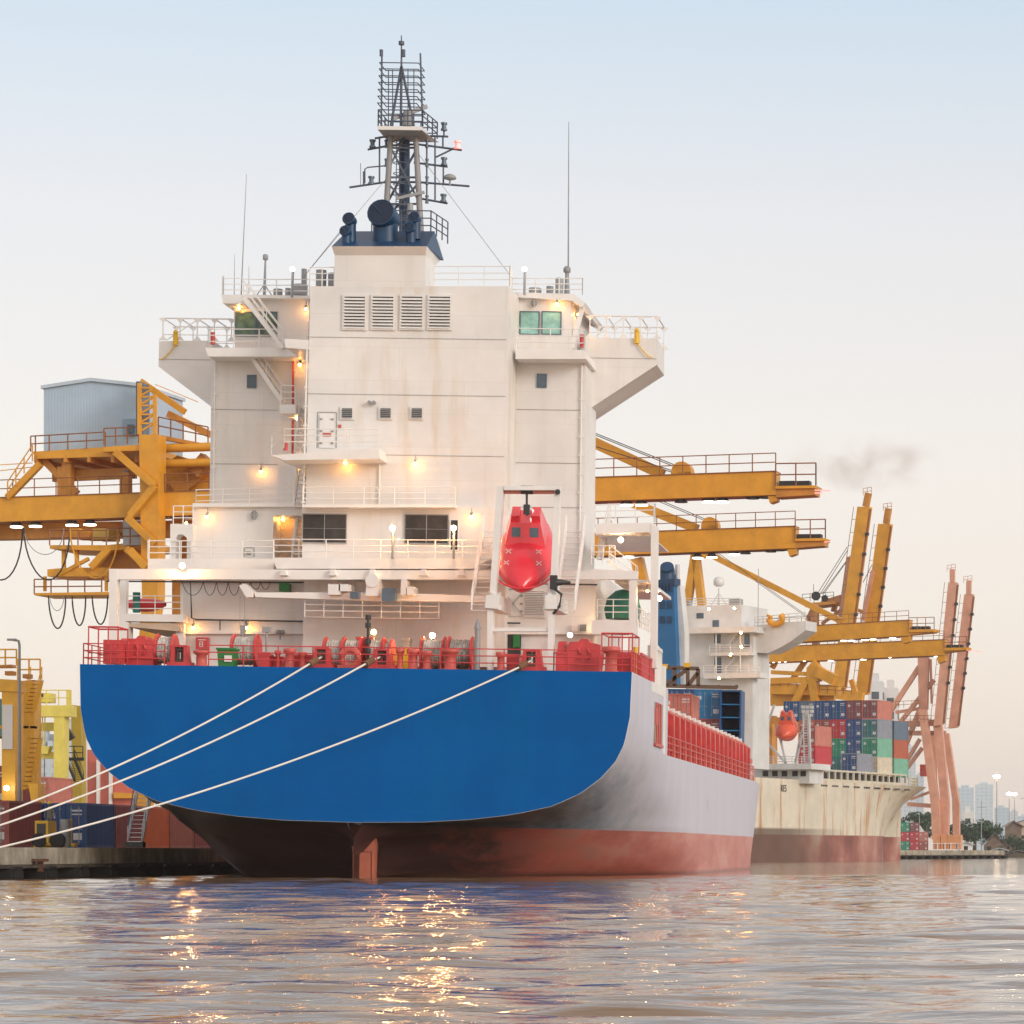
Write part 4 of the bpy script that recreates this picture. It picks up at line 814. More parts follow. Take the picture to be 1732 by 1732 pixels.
# red items stowed on the bridge wings and stair landings
for x, y0, y1, Y in ((360,562,583,176.2),(984,566,588,174.6),(483,749,762,170.6)): part('fire_equipment', MB().cyl(sp(x,y1,Y), sp(x,y0,Y), .12, n=10), M['red'], ship)
# green bin on the poop
g = sp(367,1099,163.6); h = sp(397,1099,163.6); T = thing('waste_bin', 'green wheeled waste bin on the red railed stern deck beside a rope drum', 'bin', S, ((g.x+h.x)/2,164.1,DZ))
part('bin_body', MB().prism([(g.x+.08,DZ),(h.x-.08,DZ),(h.x,g.z),(g.x,g.z)], 163.6, 164.5), M['green'], T); part('bin_lid', MB().box(g.x-.04,h.x+.04,163.52,164.58,g.z,g.z+.1), M['green'], T); part('bin_notice', MB().box(h.x-.5,h.x-.12,163.5,163.54,g.z-.6,g.z-.28), M['white_clean'], T)
# covered rescue boat and round raft case seen through the port opening
T = thing('rescue_boat', 'red rescue boat with a green drum in front, stowed behind the port boat deck opening', 'rescue boat', S, sp(240,1040,176)); mb = MB(); a = sp(211,1020,176); c = sp(280,1020,176)
rows = []
for i in range(13):
    t = i/12; w = .55*math.sin(math.pi*min(.97,max(.06,t)))**.45
    rows.append([Vector((a.x+(c.x-a.x)*t, 176+w*1.1*math.cos(2*math.pi*k/12), a.z+w*.85*math.sin(2*math.pi*k/12)*(1.0 if math.sin(2*math.pi*k/12) < 0 else .6))) for k in range(12)])
mb.add([v for r_ in rows for v in r_], [(i*12+k,i*12+(k+1)%12,(i+1)*12+(k+1)%12,(i+1)*12+k) for i in range(12) for k in range(12)], True); part('hull', mb, M['lifeboat'], T); part('outboard_cover', MB().cyl(sp(231,1036,174.8), sp(231,1002,174.8), .2, n=12), M['teal'], T)
T = solo('covered_winch', MB().lathe([(.9,0),(1.0,.5),(.85,1.1),(.4,1.5),(.01,1.6)], sp(1053,1047,174.6), n=16), M['teal'], S, sp(1053,1047,174.6), 'rounded dark green covered winch on the open starboard deck behind the lifeboat', 'covered winch')
# ------------------------------------------------------------------ main deck: coaming, red side stanchions, cargo
hc = MB(); hc.box(PRT+2.2, STB-1.7, 186, 262, MDZ, 8.6); hc.box(PRT+1.8, STB-1.4, 185.7, 262.3, 8.6, 8.95); part('hatch_coaming', hc, M['red'], ship)
for i in range(18):
    y = 184.5+i*3.4; mb = MB(); mb.prismx([(y-.3,MDZ),(y+.3,MDZ),(y+.3,MDZ+2.75),(y-.3,MDZ+2.75)], STB-1.25, STB-.75); mb.add([(STB-.75,y-.06,MDZ),(STB-.1,y-.06,MDZ),(STB-.14,y-.06,MDZ+2.35),(STB-.75,y-.06,MDZ+2.75),(STB-.75,y+.06,MDZ),(STB-.1,y+.06,MDZ),(STB-.14,y+.06,MDZ+2.35),(STB-.75,y+.06,MDZ+2.75)], [(0,1,2,3),(7,6,5,4),(1,5,6,2),(2,6,7,3)])
    p = part('deck_stanchion', mb, M['red'], ship); part('stanchion_edge', MB().tube([(STB-.05,y,MDZ),(STB-.10,y,MDZ+2.38),(STB-.7,y,MDZ+2.82)], .04, 5), mat('pale_red_edge',(.70,.26,.22),.5) if i == 0 else bpy.data.materials['pale_red_edge'], p)
    part('stanchion_cap', MB().cb((STB-1.0,y,MDZ+2.95), .5,.7,.25), M['white_clean'], p)
mb = MB(); rail(mb, [(STB-.08,180,MDZ),(STB-.08,246,MDZ)], 1.1, step=1.7, r=.035); part('side_railing', mb, M['red2'], ship)
mb = MB(); mb.box(STB-2.6,STB-.9,180.5,181,MDZ,MDZ+3.6); mb.prismx([(181,MDZ),(183,MDZ),(183,MDZ+2.6),(181,MDZ+3.6)], STB-1.6, STB-1.3); part('red_deck_house', mb, M['red'], ship)
mb = MB()
for dz in (.6,1.3,1.9): mb.cb((STB-.7,182.3+dz,MDZ+dz), .35,.35,.3)
part('hose_coupling', mb, M['yellow'], ship)
# ------------------------------------------------------------------ containers
def cont_mesh(Lc, H=2.59, W=2.44, simple=False):
    body = MB(); w = W/2
    def corr(x, sgn):
        n = max(8, int(Lc/(.28 if not simple else .55))); pr = []
        for i in range(n):
            y0 = .12+(Lc-.24)*i/n; y1 = .12+(Lc-.24)*(i+1)/n; d = y1-y0
            pr += [(y0, 0), (y0+d*.3, 0), (y0+d*.5, .04), (y0+d*.8, .04)]
        pr.append((Lc-.12, 0)); vs = [(x-sgn*q, y, .15) for y, q in pr]+[(x-sgn*q, y, H-.12) for y, q in pr]; m = len(pr)
        body.add(vs, [(i, i+1, i+1+m, i+m) if sgn > 0 else (i+1, i, i+m, i+1+m) for i in range(m-1)])
    corr(w-.03, 1); corr(-w+.03, -1)
    body.box(-w+.05, w-.05, .1, Lc-.1, H-.1, H-.04); body.box(-w+.05, w-.05, .1, Lc-.1, .12, .16); body.box(-w+.05, w-.05, Lc-.08, Lc-.03, .1, H-.1)
    fr = MB()
    for x in (-w, w-.13):
        for y in (0, Lc-.13): fr.box(x, x+.13, y, y+.13, 0, H)
        fr.box(x+.01, x+.11, .13, Lc-.13, 0, .15); fr.box(x+.01, x+.11, .13, Lc-.13, H-.13, H)
    for y in (.005, Lc-.125):
        fr.box(-w+.13, w-.13, y, y+.12, 0, .14); fr.box(-w+.13, w-.13, y, y+.12, H-.13, H)
    doors = []
    for sg in (-1, 1):
        d = MB(); xa, xb = (-w+.14, -.01) if sg < 0 else (.01, w-.14); 
        for i in range(4): z0 = .15+(H-.29)*i/4; d.box(xa, xb, .05, .08, z0+.03, z0+(H-.29)/4-.03)
        d.box(xa, xb, .065, .09, .14, H-.13)
        lb = MB()
        for u in (.3, .72): x = xa+(xb-xa)*u; lb.cyl((x,.03,.15), (x,.03,H-.15), .022, n=5); lb.box(x-.05, x+.22, .0, .03, 1.05, 1.1); lb.box(x-.06,x+.06,.0,.04,.3,.38); lb.box(x-.06,x+.06,.0,.04,H-.4,H-.32)
        doors.append((d, lb))
    return body, fr, doors
CM = {}
def cmat(c):
    if c not in CM: CM[c] = mat('container_'+c, CC[c], .5, var=.1, scale=.9, dirt=.35, dcol=(.10,.06,.04), streak=.25, scol=(.25,.10,.05), sscale=(3,3,.3))
    return CM[c]
CC = {'blue': (.008,.08,.24), 'royal': (.006,.17,.40), 'navy': (.018,.075,.24), 'maroon': (.32,.075,.07), 'brown': (.44,.14,.10), 'rust': (.42,.10,.05), 'salmon': (.52,.18,.14), 'red': (.50,.03,.05), 'green': (.01,.26,.16), 'mint': (.17,.44,.33), 'teal': (.02,.17,.19), 'grey': (.24,.27,.34), 'plum': (.22,.06,.08), 'cream': (.62,.57,.45), 'slate': (.10,.16,.24), 'orange': (.70,.15,.04)}
MARK = mat('container_marking', (.65,.67,.68), .6)
PROTO = {}
def container(color, label, fr, pos, rz=0, L20=True, group=None, end_color=None, marks=True):
    Lc = 6.06 if L20 else 12.19; Mx = fr.M @ Matrix.Translation(Vector(pos)) @ Matrix.Rotation(rz, 4, 'Z'); key = (L20, marks)
    if key not in PROTO:
        T = thing('shipping_container', label, 'container', WLD, (0,0,0), group); b, f, ds = cont_mesh(Lc)
        part('corrugated_body', b, cmat(color), T); part('frame', f, cmat(color), T)
        for d, lb in ds:
            q = part('door', d, cmat(color), T); part('locking_bar', lb, M['grey'], q)
        if marks:
            mb = MB(); mb.box(.35,.95,.045,.05,2.1,2.2); mb.box(.35,.95,.045,.05,1.9,1.97); mb.box(-.95,-.6,.045,.05,1.7,2.0); mb.box(.45,.95,.045,.05,.45,.85); part('marking', mb, MARK, T)
        T.matrix_world = Mx; PROTO[key] = T; T0 = T
        return T
    r = dup(PROTO[key], Mx, label); r['group'] = group if group else ''
    if not group: del r['group']
    def rec(o):
        for c in o.children:
            if c.name.split('.')[0] in ('corrugated_body', 'frame', 'door'): c.material_slots[0].link = 'OBJECT'; c.material_slots[0].material = cmat(end_color if (end_color and 'door' in c.name) else color)
            rec(c)
    rec(r); return r
GA = 'containers stowed on the fore deck of the blue-sterned ship'
def fc(px, lev, color, label, **k):
    p = S.at(px, 1300, y=287); container(color, label, S, (p.x, 287, 7.95+2.6*lev), group=GA, **k)
fc(1196, 2, 'royal', 'bright blue container topmost beside the open blue rack on the near ship'); fc(1196, 1, 'maroon', 'dark red container directly under the bright blue one on the near ship'); fc(1196, 0, 'brown', 'brown container at the bottom, under the dark red one on the near ship')
fc(1149, 2, 'blue', 'dark blue container beside the bright blue one, behind the salmon container'); 
p = S.at(1141, 1300, y=262); container('maroon', 'maroon container under the salmon one behind the red deck stanchions', S, (p.x,262.6,8.97), group=GA); container('salmon', 'salmon pink container above a maroon one, behind the red deck stanchions', S, (p.x+.1,262.6,11.58), group=GA)
# open blue rack
p = S.at(1236, 1167, y=286); T = thing('container_rack', 'tall open blue steel rack with shelves standing at the right of the deck containers', 'rack', S, (p.x,286,7.95)); mb = MB(); x0, x1 = p.x-.95, p.x+.95; z1 = p.z
mb.box(x0,x0+.15,286,290,7.95,z1); mb.box(x1-.15,x1,286,290,7.95,z1); mb.box(x0+.15,x1-.15,289.9,290,7.95,z1); mb.box(x0+.15,x1-.15,286,290,z1-.15,z1); part('rack_frame', mb, cmat('blue'), T)
for i in range(6): part('shelf', MB().box(x0+.15,x1-.15,286.1,289.9,8.6+i*1.15,8.7+i*1.15), cmat('royal'), T)
# brown trestle frames of the hatch gantry
T = thing('steel_trestle', 'dark brown steel trestle frame with diagonal braces above the deck containers', 'steel frame', S, S.at(1152,1160,y=262)); tm = mat('brown_steel', (.12,.08,.05), .6)
f = lambda x, y, Y=262: S.at(x, y, y=Y); mb = MB()
for a, b in (((1122,1129),(1182,1131)),((1122,1160),(1247,1163)),((1141,1130),(1141,1160)),((1163,1130),(1163,1160)),((1181,1131),(1181,1160)),((1126,1158),(1160,1134)),((1165,1158),(1180,1138))):
    for Y in (262, 266): mb.bar(f(*a,Y), f(*b,Y), .3)
for x in (1122,1141,1163,1181,1215,1246): mb.bar(f(x,1161,262), f(x,1161,266), .25)
part('trestle_beams', mb, tm, T); mb = MB()
for x, y in ((1124,1127),(1162,1125)): mb.cb(f(x,y), .5,.4,.35)
part('trestle_lamp', mb, M['yellow'], T)
# ------------------------------------------------------------------ mooring ropes
def rope(a, e, b, label, sag=1.0):
    a = Vector(a); b = Vector(b); e = Vector(e); pts = [a, a.lerp(e, .5)]
    for i in range(41):
        t = i/40; p = e.lerp(b, t); p.z -= sag*4*t*(1-t); pts.append(p)
    solo('mooring_rope', MB().tube(pts, .05, 7), M['ropew'], WLD, a, label, 'rope', 'stern mooring ropes')
def wpt(x, y, Y): return WLD.at(x, y, y=Y)
rope(wpt(548,1109,163.6), wpt(527,1121,161.75), wpt(-180,1436,150), 'uppermost white mooring rope, running from the leftmost of the three roller frames', .8)
rope(wpt(648,1109,163.6), wpt(622,1121,161.75), wpt(-175,1449,149), 'middle white mooring rope running down from the stern to the quay', .8)
rope(wpt(904,1114,163.6), wpt(882,1127,161.75), wpt(-170,1470,148), 'lowest and longest white mooring rope crossing the blue stern', 1.0)
for x, y in ((530,1119),(625,1119),(884,1125)):
    part('chafe_sleeve', MB().cyl(S.at(x-7,y+5,y=161.7), S.at(x+6,y-3,y=162.2), .17, n=10), mat('chafe_brown',(.18,.09,.05),.9), ship)
# ------------------------------------------------------------------ second ship, moored beyond, turned 19 degrees
S2 = Fr(Matrix.Translation((-24.8, 447, 0)) @ Matrix.Rotation(R(-19), 4, 'Z'))
T2 = thing('cargo_ship', 'cream hulled, rust streaked cargo ship with white bridge, moored beyond the big ship', 'ship', S2, (-12, 0, 0))
def q2(x, y, Y): return S2.at(x, y, y=Y)
def pbox2(name, m, x0, y0, x1, y1, Y0, Y1, par=None):
    a = q2(x0, y0, Y0); b = q2(x1, y1, Y0); return part(name, MB().box(a.x, b.x, Y0, Y1, b.z, a.z), m, par or T2)
def ppoly2(name, m, pts, Y0, Y1, par=None): return part(name, MB().prism([(q.x, q.z) for q in (q2(x, y, Y0) for x, y in pts)], Y0, Y1), m, par or T2)
D2 = 11.1
def hull2():
    mb = MB(); zt = [-1, 0, 1.5, 3, 4, 5.5, 7, 8.5, 9.8, D2]; ys = [-52, -50, -45, -38, -25, -10, 0, 10, 18, 24, 28, 32, 35, 38, 41, 44, 47, 50, 54, 58, 62, 66]
    wl = [(-52,.3),(-45,.85),(-38,1),(12,1),(22,.97),(32,.82),(39,.62),(45,.40),(51,.15),(54,.02),(66,.0)]
    dk = [(-52,.9),(-45,1),(37,1),(43,.97),(49,.89),(55,.68),(60,.4),(64,.16),(66,.03)]
    for sg in (1, -1):
        vs = []
        for y in ys:
            w = np.interp(y, *zip(*wl)); d = np.interp(y, *zip(*dk))
            for z in zt: u = max(0, min(1, (z-2)/(D2-2)))**1.9; b = w*(1-u)+d*u; vs.append((-12+sg*12*max(.002, b), y, z))
        n = len(zt); fs = [[i*n+j, (i+1)*n+j, (i+1)*n+j+1, i*n+j+1] for i in range(len(ys)-1) for j in range(n-1)]
        if sg < 0: fs = [f[::-1] for f in fs]
        mb.add(vs, fs, True)
    mb.add([(-22,-51,D2-.02),(-2,-51,D2-.02),(-.2,-30,D2-.02),(-.2,34,D2-.02),(-5,50,D2-.02),(-19,50,D2-.02),(-23.8,34,D2-.02),(-23.8,-30,D2-.02)], [list(range(8))])
    mb.add([(-22.8,-52,D2),(-1.2,-52,D2),(-8,-52,0),(-16,-52,0)], [(3,2,1,0)])
    return mb
h2 = mat('cream_hull_paint', (.68,.64,.53), .55, var=.08, scale=.22, streak=.95, scol=(.45,.20,.05), sscale=(.6,.6,.05), slo=.53, shi=.66, dirt=.25, dcol=(.30,.24,.14))
t = h2.node_tree; L = t.links; b = t.nodes['Principled BSDF']; prev = b.inputs['Base Color'].links[0].from_socket
c = N(t, 'ShaderNodeTexCoord'); sx_ = N(t, 'ShaderNodeSeparateXYZ'); L.new(c.outputs['Object'], sx_.inputs[0])
n = N(t, 'ShaderNodeTexNoise', inp={'Scale': .15, 'Detail': 6.0}); L.new(c.outputs['Object'], n.inputs[0]); rr = ramp(t, n.outputs[0], [(.35,(.16,.055,.045)),(.5,(.30,.11,.09)),(.62,(.42,.20,.16)),(.75,(.5,.42,.33))])
mr = N(t, 'ShaderNodeMapRange', inp={1: 3.55, 2: 3.65, 3: 1.0, 4: 0.0}); L.new(sx_.outputs[2], mr.inputs[0]); mx2 = N(t, 'ShaderNodeMix', data_type='RGBA'); L.new(mr.outputs[0], mx2.inputs[0]); L.new(prev, mx2.inputs[6]); L.new(rr.outputs[0], mx2.inputs[7])
# dark oily band of old paint on the quarter, just above the boot topping
my = N(t, 'ShaderNodeMapRange', inp={1: -8.0, 2: 12.0, 3: 1.0, 4: 0.0}); L.new(sx_.outputs[1], my.inputs[0]); mz_ = N(t, 'ShaderNodeMapRange', inp={1: 4.3, 2: 4.6, 3: 1.0, 4: 0.0}); L.new(sx_.outputs[2], mz_.inputs[0])
m1 = N(t, 'ShaderNodeMath', operation='MULTIPLY'); L.new(my.outputs[0], m1.inputs[0]); L.new(mz_.outputs[0], m1.inputs[1]); m2 = N(t, 'ShaderNodeMath', operation='MULTIPLY', inp={1: .85}); L.new(m1.outputs[0], m2.inputs[0])
mx3 = N(t, 'ShaderNodeMix', data_type='RGBA'); L.new(m2.outputs[0], mx3.inputs[0]); L.new(mx2.outputs[2], mx3.inputs[6]); mx3.inputs[7].default_value = (.10,.06,.04,1); L.new(mx3.outputs[2], b.inputs['Base Color'])
part('hull', hull2(), h2, T2)
cream = mat('cream_steel', (.62,.575,.46), .5, dirt=.4, dcol=(.35,.22,.1))
mb = MB(); y = 1.5
while y < 37: mb.box(-.35, -.1, y, y+.35, D2, 12.5); y += 2.35
mb.box(-.4, -.05, 1, 37, 12.5, 12.75); mb.box(-.12, -.02, 1, 37, D2, D2+.35); part('side_pillar_rail', mb, cream, T2)
mb = MB(); mb.box(-1.6, -1.4, 2, 37, D2, 12.4); part('hatch_side', mb, M['dark'], T2)
for i in range(9):
    y = 3+i*4.1; mb = MB()
    for k in range(4): mb.box(-.005, .03, y+k*.62, y+k*.62+.45, D2-.75, D2-.5)
    part('freeing_port', mb, M['dark'], T2)
mb = MB(); rail(mb, [(-.4,37,D2),(-1.0,44,D2),(-4,50,D2)], 1.3, step=1.1, r=.06); mb.cyl((-3,42,D2),(-3,42,D2+3.4),.15,n=8); mb.cyl((-3,42,D2+2.6),(-1.5,42,D2+.8),.08,n=6); part('bow_railing', mb, cream, T2)
W2 = mat('ship_white_cool', (.65,.67,.68), .5, var=.08, scale=.3, plates='xz', streak=.35, scol=(.4,.3,.2))
# superstructure
ya = -20
pbox2('accommodation_block', W2, 1160, 1069.5, 1274, 1300, ya, ya+5.4); pbox2('bridge_house', W2, 1155, 1025, 1254, 1067, ya+.2, ya+9)
pbox2('deck_slab', W2, 1157, 1062, 1276, 1069, ya-2.4, ya+7); ppoly2('bridge_wing', W2, [(1276,1058),(1363,1050),(1363,1066),(1337,1085),(1318,1096),(1300,1104),(1276,1104)], ya+1, ya+4.8)
pbox2('deck_slab', W2, 1200, 1104, 1270, 1108, ya-2, ya); pbox2('deck_slab', W2, 1190, 1139, 1285, 1146, ya-3, ya); pbox2('lower_house', W2, 1165, 1146, 1273, 1300, ya-1.6, ya)
def win2(x0, y0, x1, y1, Y=ya-.03, nm='window', m='steelblue'): return pbox2(nm, M[m], x0, y0, x1, y1, Y, Y+.1)
win2(1178,1037,1190,1046, ya+.15); win2(1208,1073,1219,1088); win2(1259,1072,1268,1096, ya-.05); win2(1208,1112,1220,1138); win2(1205,1049,1216,1061, ya+.15)
mb = MB(); stairs(mb, q2(1222,1138,ya-1), q2(1244,1110,ya-1), (0,.7,0), n=8); stairs(mb, q2(1224,1104,ya-1), q2(1246,1070,ya-1), (0,.7,0), n=8)
rail(mb, [q2(1200,1104,ya-1.9), q2(1270,1104,ya-1.9)], 1.0, step=1.6, r=.05); rail(mb, [q2(1276,1058,ya+1.1), q2(1363,1050,ya+1.1)], 1.1, step=1.3, r=.05); rail(mb, [q2(1157,1025,ya+.3), q2(1252,1025,ya+.3)], 1.0, step=1.6, r=.05); rail(mb, [q2(1190,1139,ya-2.9), q2(1285,1139,ya-2.9)], 1.0, step=1.6, r=.05)
for x in (1211, 1252): mb.cyl(q2(x,1139,ya-1.8), q2(x,1069,ya-1.8), .1, n=6)
part('stairs_and_railings', mb, W2, T2)
mb = MB(); p = q2(1216,1025,ya+3); mb.cyl(p, q2(1216,995,ya+3), .12, n=8); mb.cyl(p+Vector((-1.2,0,0)), q2(1216,1003,ya+3), .06, n=6); mb.cyl(p+Vector((1.2,0,0)), q2(1216,1003,ya+3), .06, n=6); q = q2(1216,992,ya+3); mb.lathe([(.4,0),(.72,.25),(.72,.8),(.5,1.2),(.01,1.35)], q, n=16); part('radome_mast', mb, W2, T2)
mb = MB(); mb.cyl(q2(1166,1025,ya+2), q2(1166,1016,ya+2), .35, n=10); mb.cb(q2(1245,1020,ya+2), 1.6,1,1); part('roof_gear', mb, M['grey'], T2)
mb = MB(); mb.cyl(q2(1282,1066,ya-1.2), q2(1283,962,ya-1.2), .05, n=5); part('whip_antenna', mb, M['grey'], T2)
mb = MB(); c_ = q2(1312,1046,ya+.5); mb.tube([c_+Vector((math.cos(a)*.95,0,math.sin(a)*.8)) for a in np.linspace(math.pi*.82, math.pi*2.2, 14)], .42, 8); part('orange_horseshoe_buoy', mb, M['orange'], T2)
# funnel
fu = ppoly2('funnel', mat('funnel_blue_bright', (.008,.13,.33), .45, var=.06), [(1112,988),(1139,985),(1140,1010),(1146,1160),(1112,1160)], -40, -38.6); ppoly2('funnel_top', M['blue'], [(1110,981),(1141,978),(1141,990),(1110,992)], -40.2, -38.4, fu)
mb = MB(); mb.cyl(q2(1129,982,-39.2), q2(1129,966,-39.2), .95, n=16); mb.cyl(q2(1129,966,-39.2), q2(1128,958,-39.8), .95, .85, n=16); mb.cyl(q2(1141,980,-38), q2(1142,972,-38), .35, n=10)
for x in (1113,1118,1124,1130,1136): mb.cb(q2(x,993,-40.2), .2,.2,1.2)
part('exhaust_pipe', mb, M['blue'], fu)
for x, y in ((1120,1023),(1132,1023),(1120,1048),(1132,1048)): pbox2('funnel_vent', M['blue'], x-4, y-6, x+4, y+6, -40.1, -39.9, fu)
ppoly2('funnel_casing', W2, [(1139,990),(1150,990),(1158,1070),(1158,1160),(1146,1160)], -39, -37.6)
mb = MB(); mb.cyl(q2(1146,985,-38), q2(1146,955,-38), .3, n=8); part('mast_stub', mb, W2, T2)
# stern platform with lifeboat and frame
pbox2('stern_platform', W2, 1276, 1292, 1372, 1301, -7, 0); pbox2('stern_house', W2, 1276, 1301, 1369, 1325, -5, 0); 
for x in (1290, 1306, 1322, 1340, 1354): pbox2('side_window', M['dark'], x, 1304, x+9, 1313, -5.06, -4.9)
mb = MB(); rail(mb, [q2(1276,1292,-6.9), q2(1372,1292,-6.9)], 1.0, step=1.4, r=.05); part('platform_railing', mb, W2, T2)
mb = MB()
for a, b in (((1364,1205),(1346,1292)),((1366,1205),(1370,1292)),((1366,1205),(1358,1205)),((1350,1262),(1370,1262)),((1353,1240),(1368,1240)),((1310,1192),(1296,1230)),((1296,1230),(1296,1292)),((1320,1250),(1330,1292)),((1300,1258),(1330,1292)),((1345,1290),(1352,1255))): mb.bar(q2(*a,-6), q2(*b,-6), .28)
ladder(mb, q2(1366,1290,-6.3), q2(1364,1208,-6.3), w=1.0, r=.07)
for x, y in ((1359,1196),(1366,1196),(1373,1196),(1359,1203),(1366,1203),(1373,1203)): mb.cb(q2(x,y,-6), .45,.3,.42)
part('lifeboat_launch_frame', mb, W2, T2)
lifeboat(S2, q2(1330,1237,-6), 4.6, 3.1, 3.4, R(20), 'orange lifeboat hung on the white launch frame of the cream hulled ship', yaw=R(10), body=mat('lifeboat_orange', (.74,.11,.05), .35), plain=True)
mb = MB(); mb.cyl(q2(1386-27,1287,-7.2), q2(1386-27,1280,-7.2), 1.1, 1.1, n=14)
# green crane arm
gt = mat('light_green_paint', (.22,.55,.20), .5); mb = MB(); a, b = q2(1260,1262,-16), q2(1281,1142,-16)
for d in (-.5, .5): mb.bar(a+Vector((d,0,0)), b+Vector((d*.8,0,0)), .3)
for i in range(12): u = a.lerp(b, i/12); v = a.lerp(b, (i+1)/12); mb.bar(u+Vector((-.5 if i % 2 else .5,0,0)), v+Vector((.5 if i % 2 else -.5,0,0)), .16)
g_ = part('green_crane_arm', mb, gt, T2); mb = MB(); mb.cyl(q2(1260,1292,-16), a, .5, n=10); mb.cb(a, 1.6,1.4,1.2); part('crane_pedestal', mb, gt, g_)
mb = MB(); 
for x, y, Y in ((1158,1028,-26),(1242,1029,-26),(1199,1030,-25),(1254,1094,-26),(1236,1107,-26),(1253,1070,-27),(1216,1147,-28)): 
    mb2 = MB().ball(q2(x,y,Y), .16); part('wall_lamp', mb2, M['bulb'], T2)
txt = text_mesh('bow_name_letters', 'RES', 1.3, S2.I @ (Matrix.Translation(S2.M @ q2(1273,1332,-12)) @ Matrix.Rotation(R(12), 4, 'Z') @ TXT_UP) if False else Matrix.Translation(Vector((.06,-11.5,D2-1.7))) @ Matrix.Rotation(R(90), 4, 'Z') @ TXT_UP, M['dark'], T2)
# its containers: (column, level) colours
GB = 'containers stacked on the cream hulled ship'
def c2(x, y, lev, color, label, end=None, base=12.3, H=2.75):
    r = container(color, label, S2, (x, y, base+H*lev), group=GB, end_color=end); r.scale = (1, 1, H/2.59); return r
blk2 = {(5,3):('salmon','plum','plum-doored container at the top right corner of the far ship stack'), (4,3):('plum','plum','plum container second from the right in the top row on the far ship'), (3,3):('blue','blue','blue container in the top row left of the two plum ones on the far ship'), (2,3):('navy','navy','dark navy container between a slate and a blue one in the far top row'), (1,3):('slate','slate','slate grey blue container in the top row, second from the left on the far ship'), (0,3):('blue','blue','leftmost blue container of the top row on the far ship'),
 (5,2):('grey','teal','teal-doored container directly under the plum one at the right corner of the far stack'), (4,2):('navy','navy','navy container of the second row, left of the teal-doored one on the far ship'), (3,2):('red','red','crimson container in the second row on the far ship'), (2,2):('maroon','maroon','maroon container in the second row behind the salmon pair on the far ship'), (1,2):('brown','brown','brown container in the second row behind the white frame on the far ship'),
 (5,1):('mint','green','green-doored container with mint side in the third row on the far ship'), (4,1):('navy','navy','navy container in the third row between two green ones on the far ship'), (3,1):('green','green','green container under the crimson one on the far ship'), (2,1):('green','green','green container half hidden behind the salmon pair on the far ship'), (1,1):('green','green','green container behind the orange lifeboat on the far ship'),
 (5,0):('cream','cream','cream white container in the bottom row at the right on the far ship'), (4,0):('blue','blue','blue container in the bottom row behind the single grey-sided one'), (3,0):('teal','teal','teal container in the bottom row under the green one on the far ship'), (2,0):('maroon','maroon','maroon container in the bottom row behind the salmon pair on the far ship')}
for (k, lv), (col, end, lab) in blk2.items(): c2(-1.5-2.46*(5-k), 25.5, lv, col, lab, end)
for lv, col, w in ((2,'slate','grey blue'),(1,'rust','rust orange'),(0,'mint','pale mint')): c2(-1.5, 32.2, lv, col, w+' container at the far right end of the cargo ship stacks')
c2(-1.5, 1.6, 0, 'red', 'red-doored salmon container at the bottom of the pair beside the white frame', 'red', base=13.2); PROTOx = c2(-1.5, 1.6, 1, 'salmon', 'salmon container with maroon doors on top of the pair beside the white frame', 'maroon', base=13.2)
c2(-1.5, 17.4, 0, 'grey', 'lone navy-doored container with grey side standing before the main stack on the far ship', 'navy', base=12.6)
# ------------------------------------------------------------------ quay cranes
class PB:      # beams given as photo pixels on one plane of a crane's own frame
    def __init__(s, fr, y): s.f = fr; s.y = y; s.mb = MB()
    def P(s, x, y, dy=0): return s.f.at(x, y, y=s.y+dy)
    def bar(s, a, b, w, dy=0, h=None, d2=0): s.mb.bar(s.P(*a, dy), s.P(*b, dy+d2), w, h); return s
    def poly(s, pts, d0, d1): 
        q = [s.P(x, y, d0) for x, y in pts]; s.mb.prism([(p.x, p.z) for p in q], s.y+d0, s.y+d1); return s
    def cyl(s, a, b, r, dy=0, n=8): s.mb.cyl(s.P(*a, dy), s.P(*b, dy), r, n=n); return s
    def rail(s, a, b, h=1.1, step=2.2, dy=0, r=.05): rail(s.mb, [s.P(*a, dy), s.P(*b, dy)], h, step=step, rails=2, r=r); return s
    def done(s, name, m, par, label=None): p = part(name, s.mb, m, par, label); s.mb = MB(); return p
CO = mat('crane_lamp_glass', (.8,.8,.8), .4, emit=(1,.9,.75), es=7)
def crane_lamp(pb, x, y, par, on=True, dy=.5):
    p = pb.P(x, y, dy); mb = MB().cyl(p, p+Vector((0,0,.5)), .5, .12, n=10); mb.cyl(p+Vector((0,0,.5)), p+Vector((0,0,.9)), .05, n=5); l = part('work_lamp', mb, M['dark'], par)
    if on: part('lamp_glass', MB().cyl(p-Vector((0,0,.1)), p-Vector((0,0,.01)), .46, n=10), CO, l)
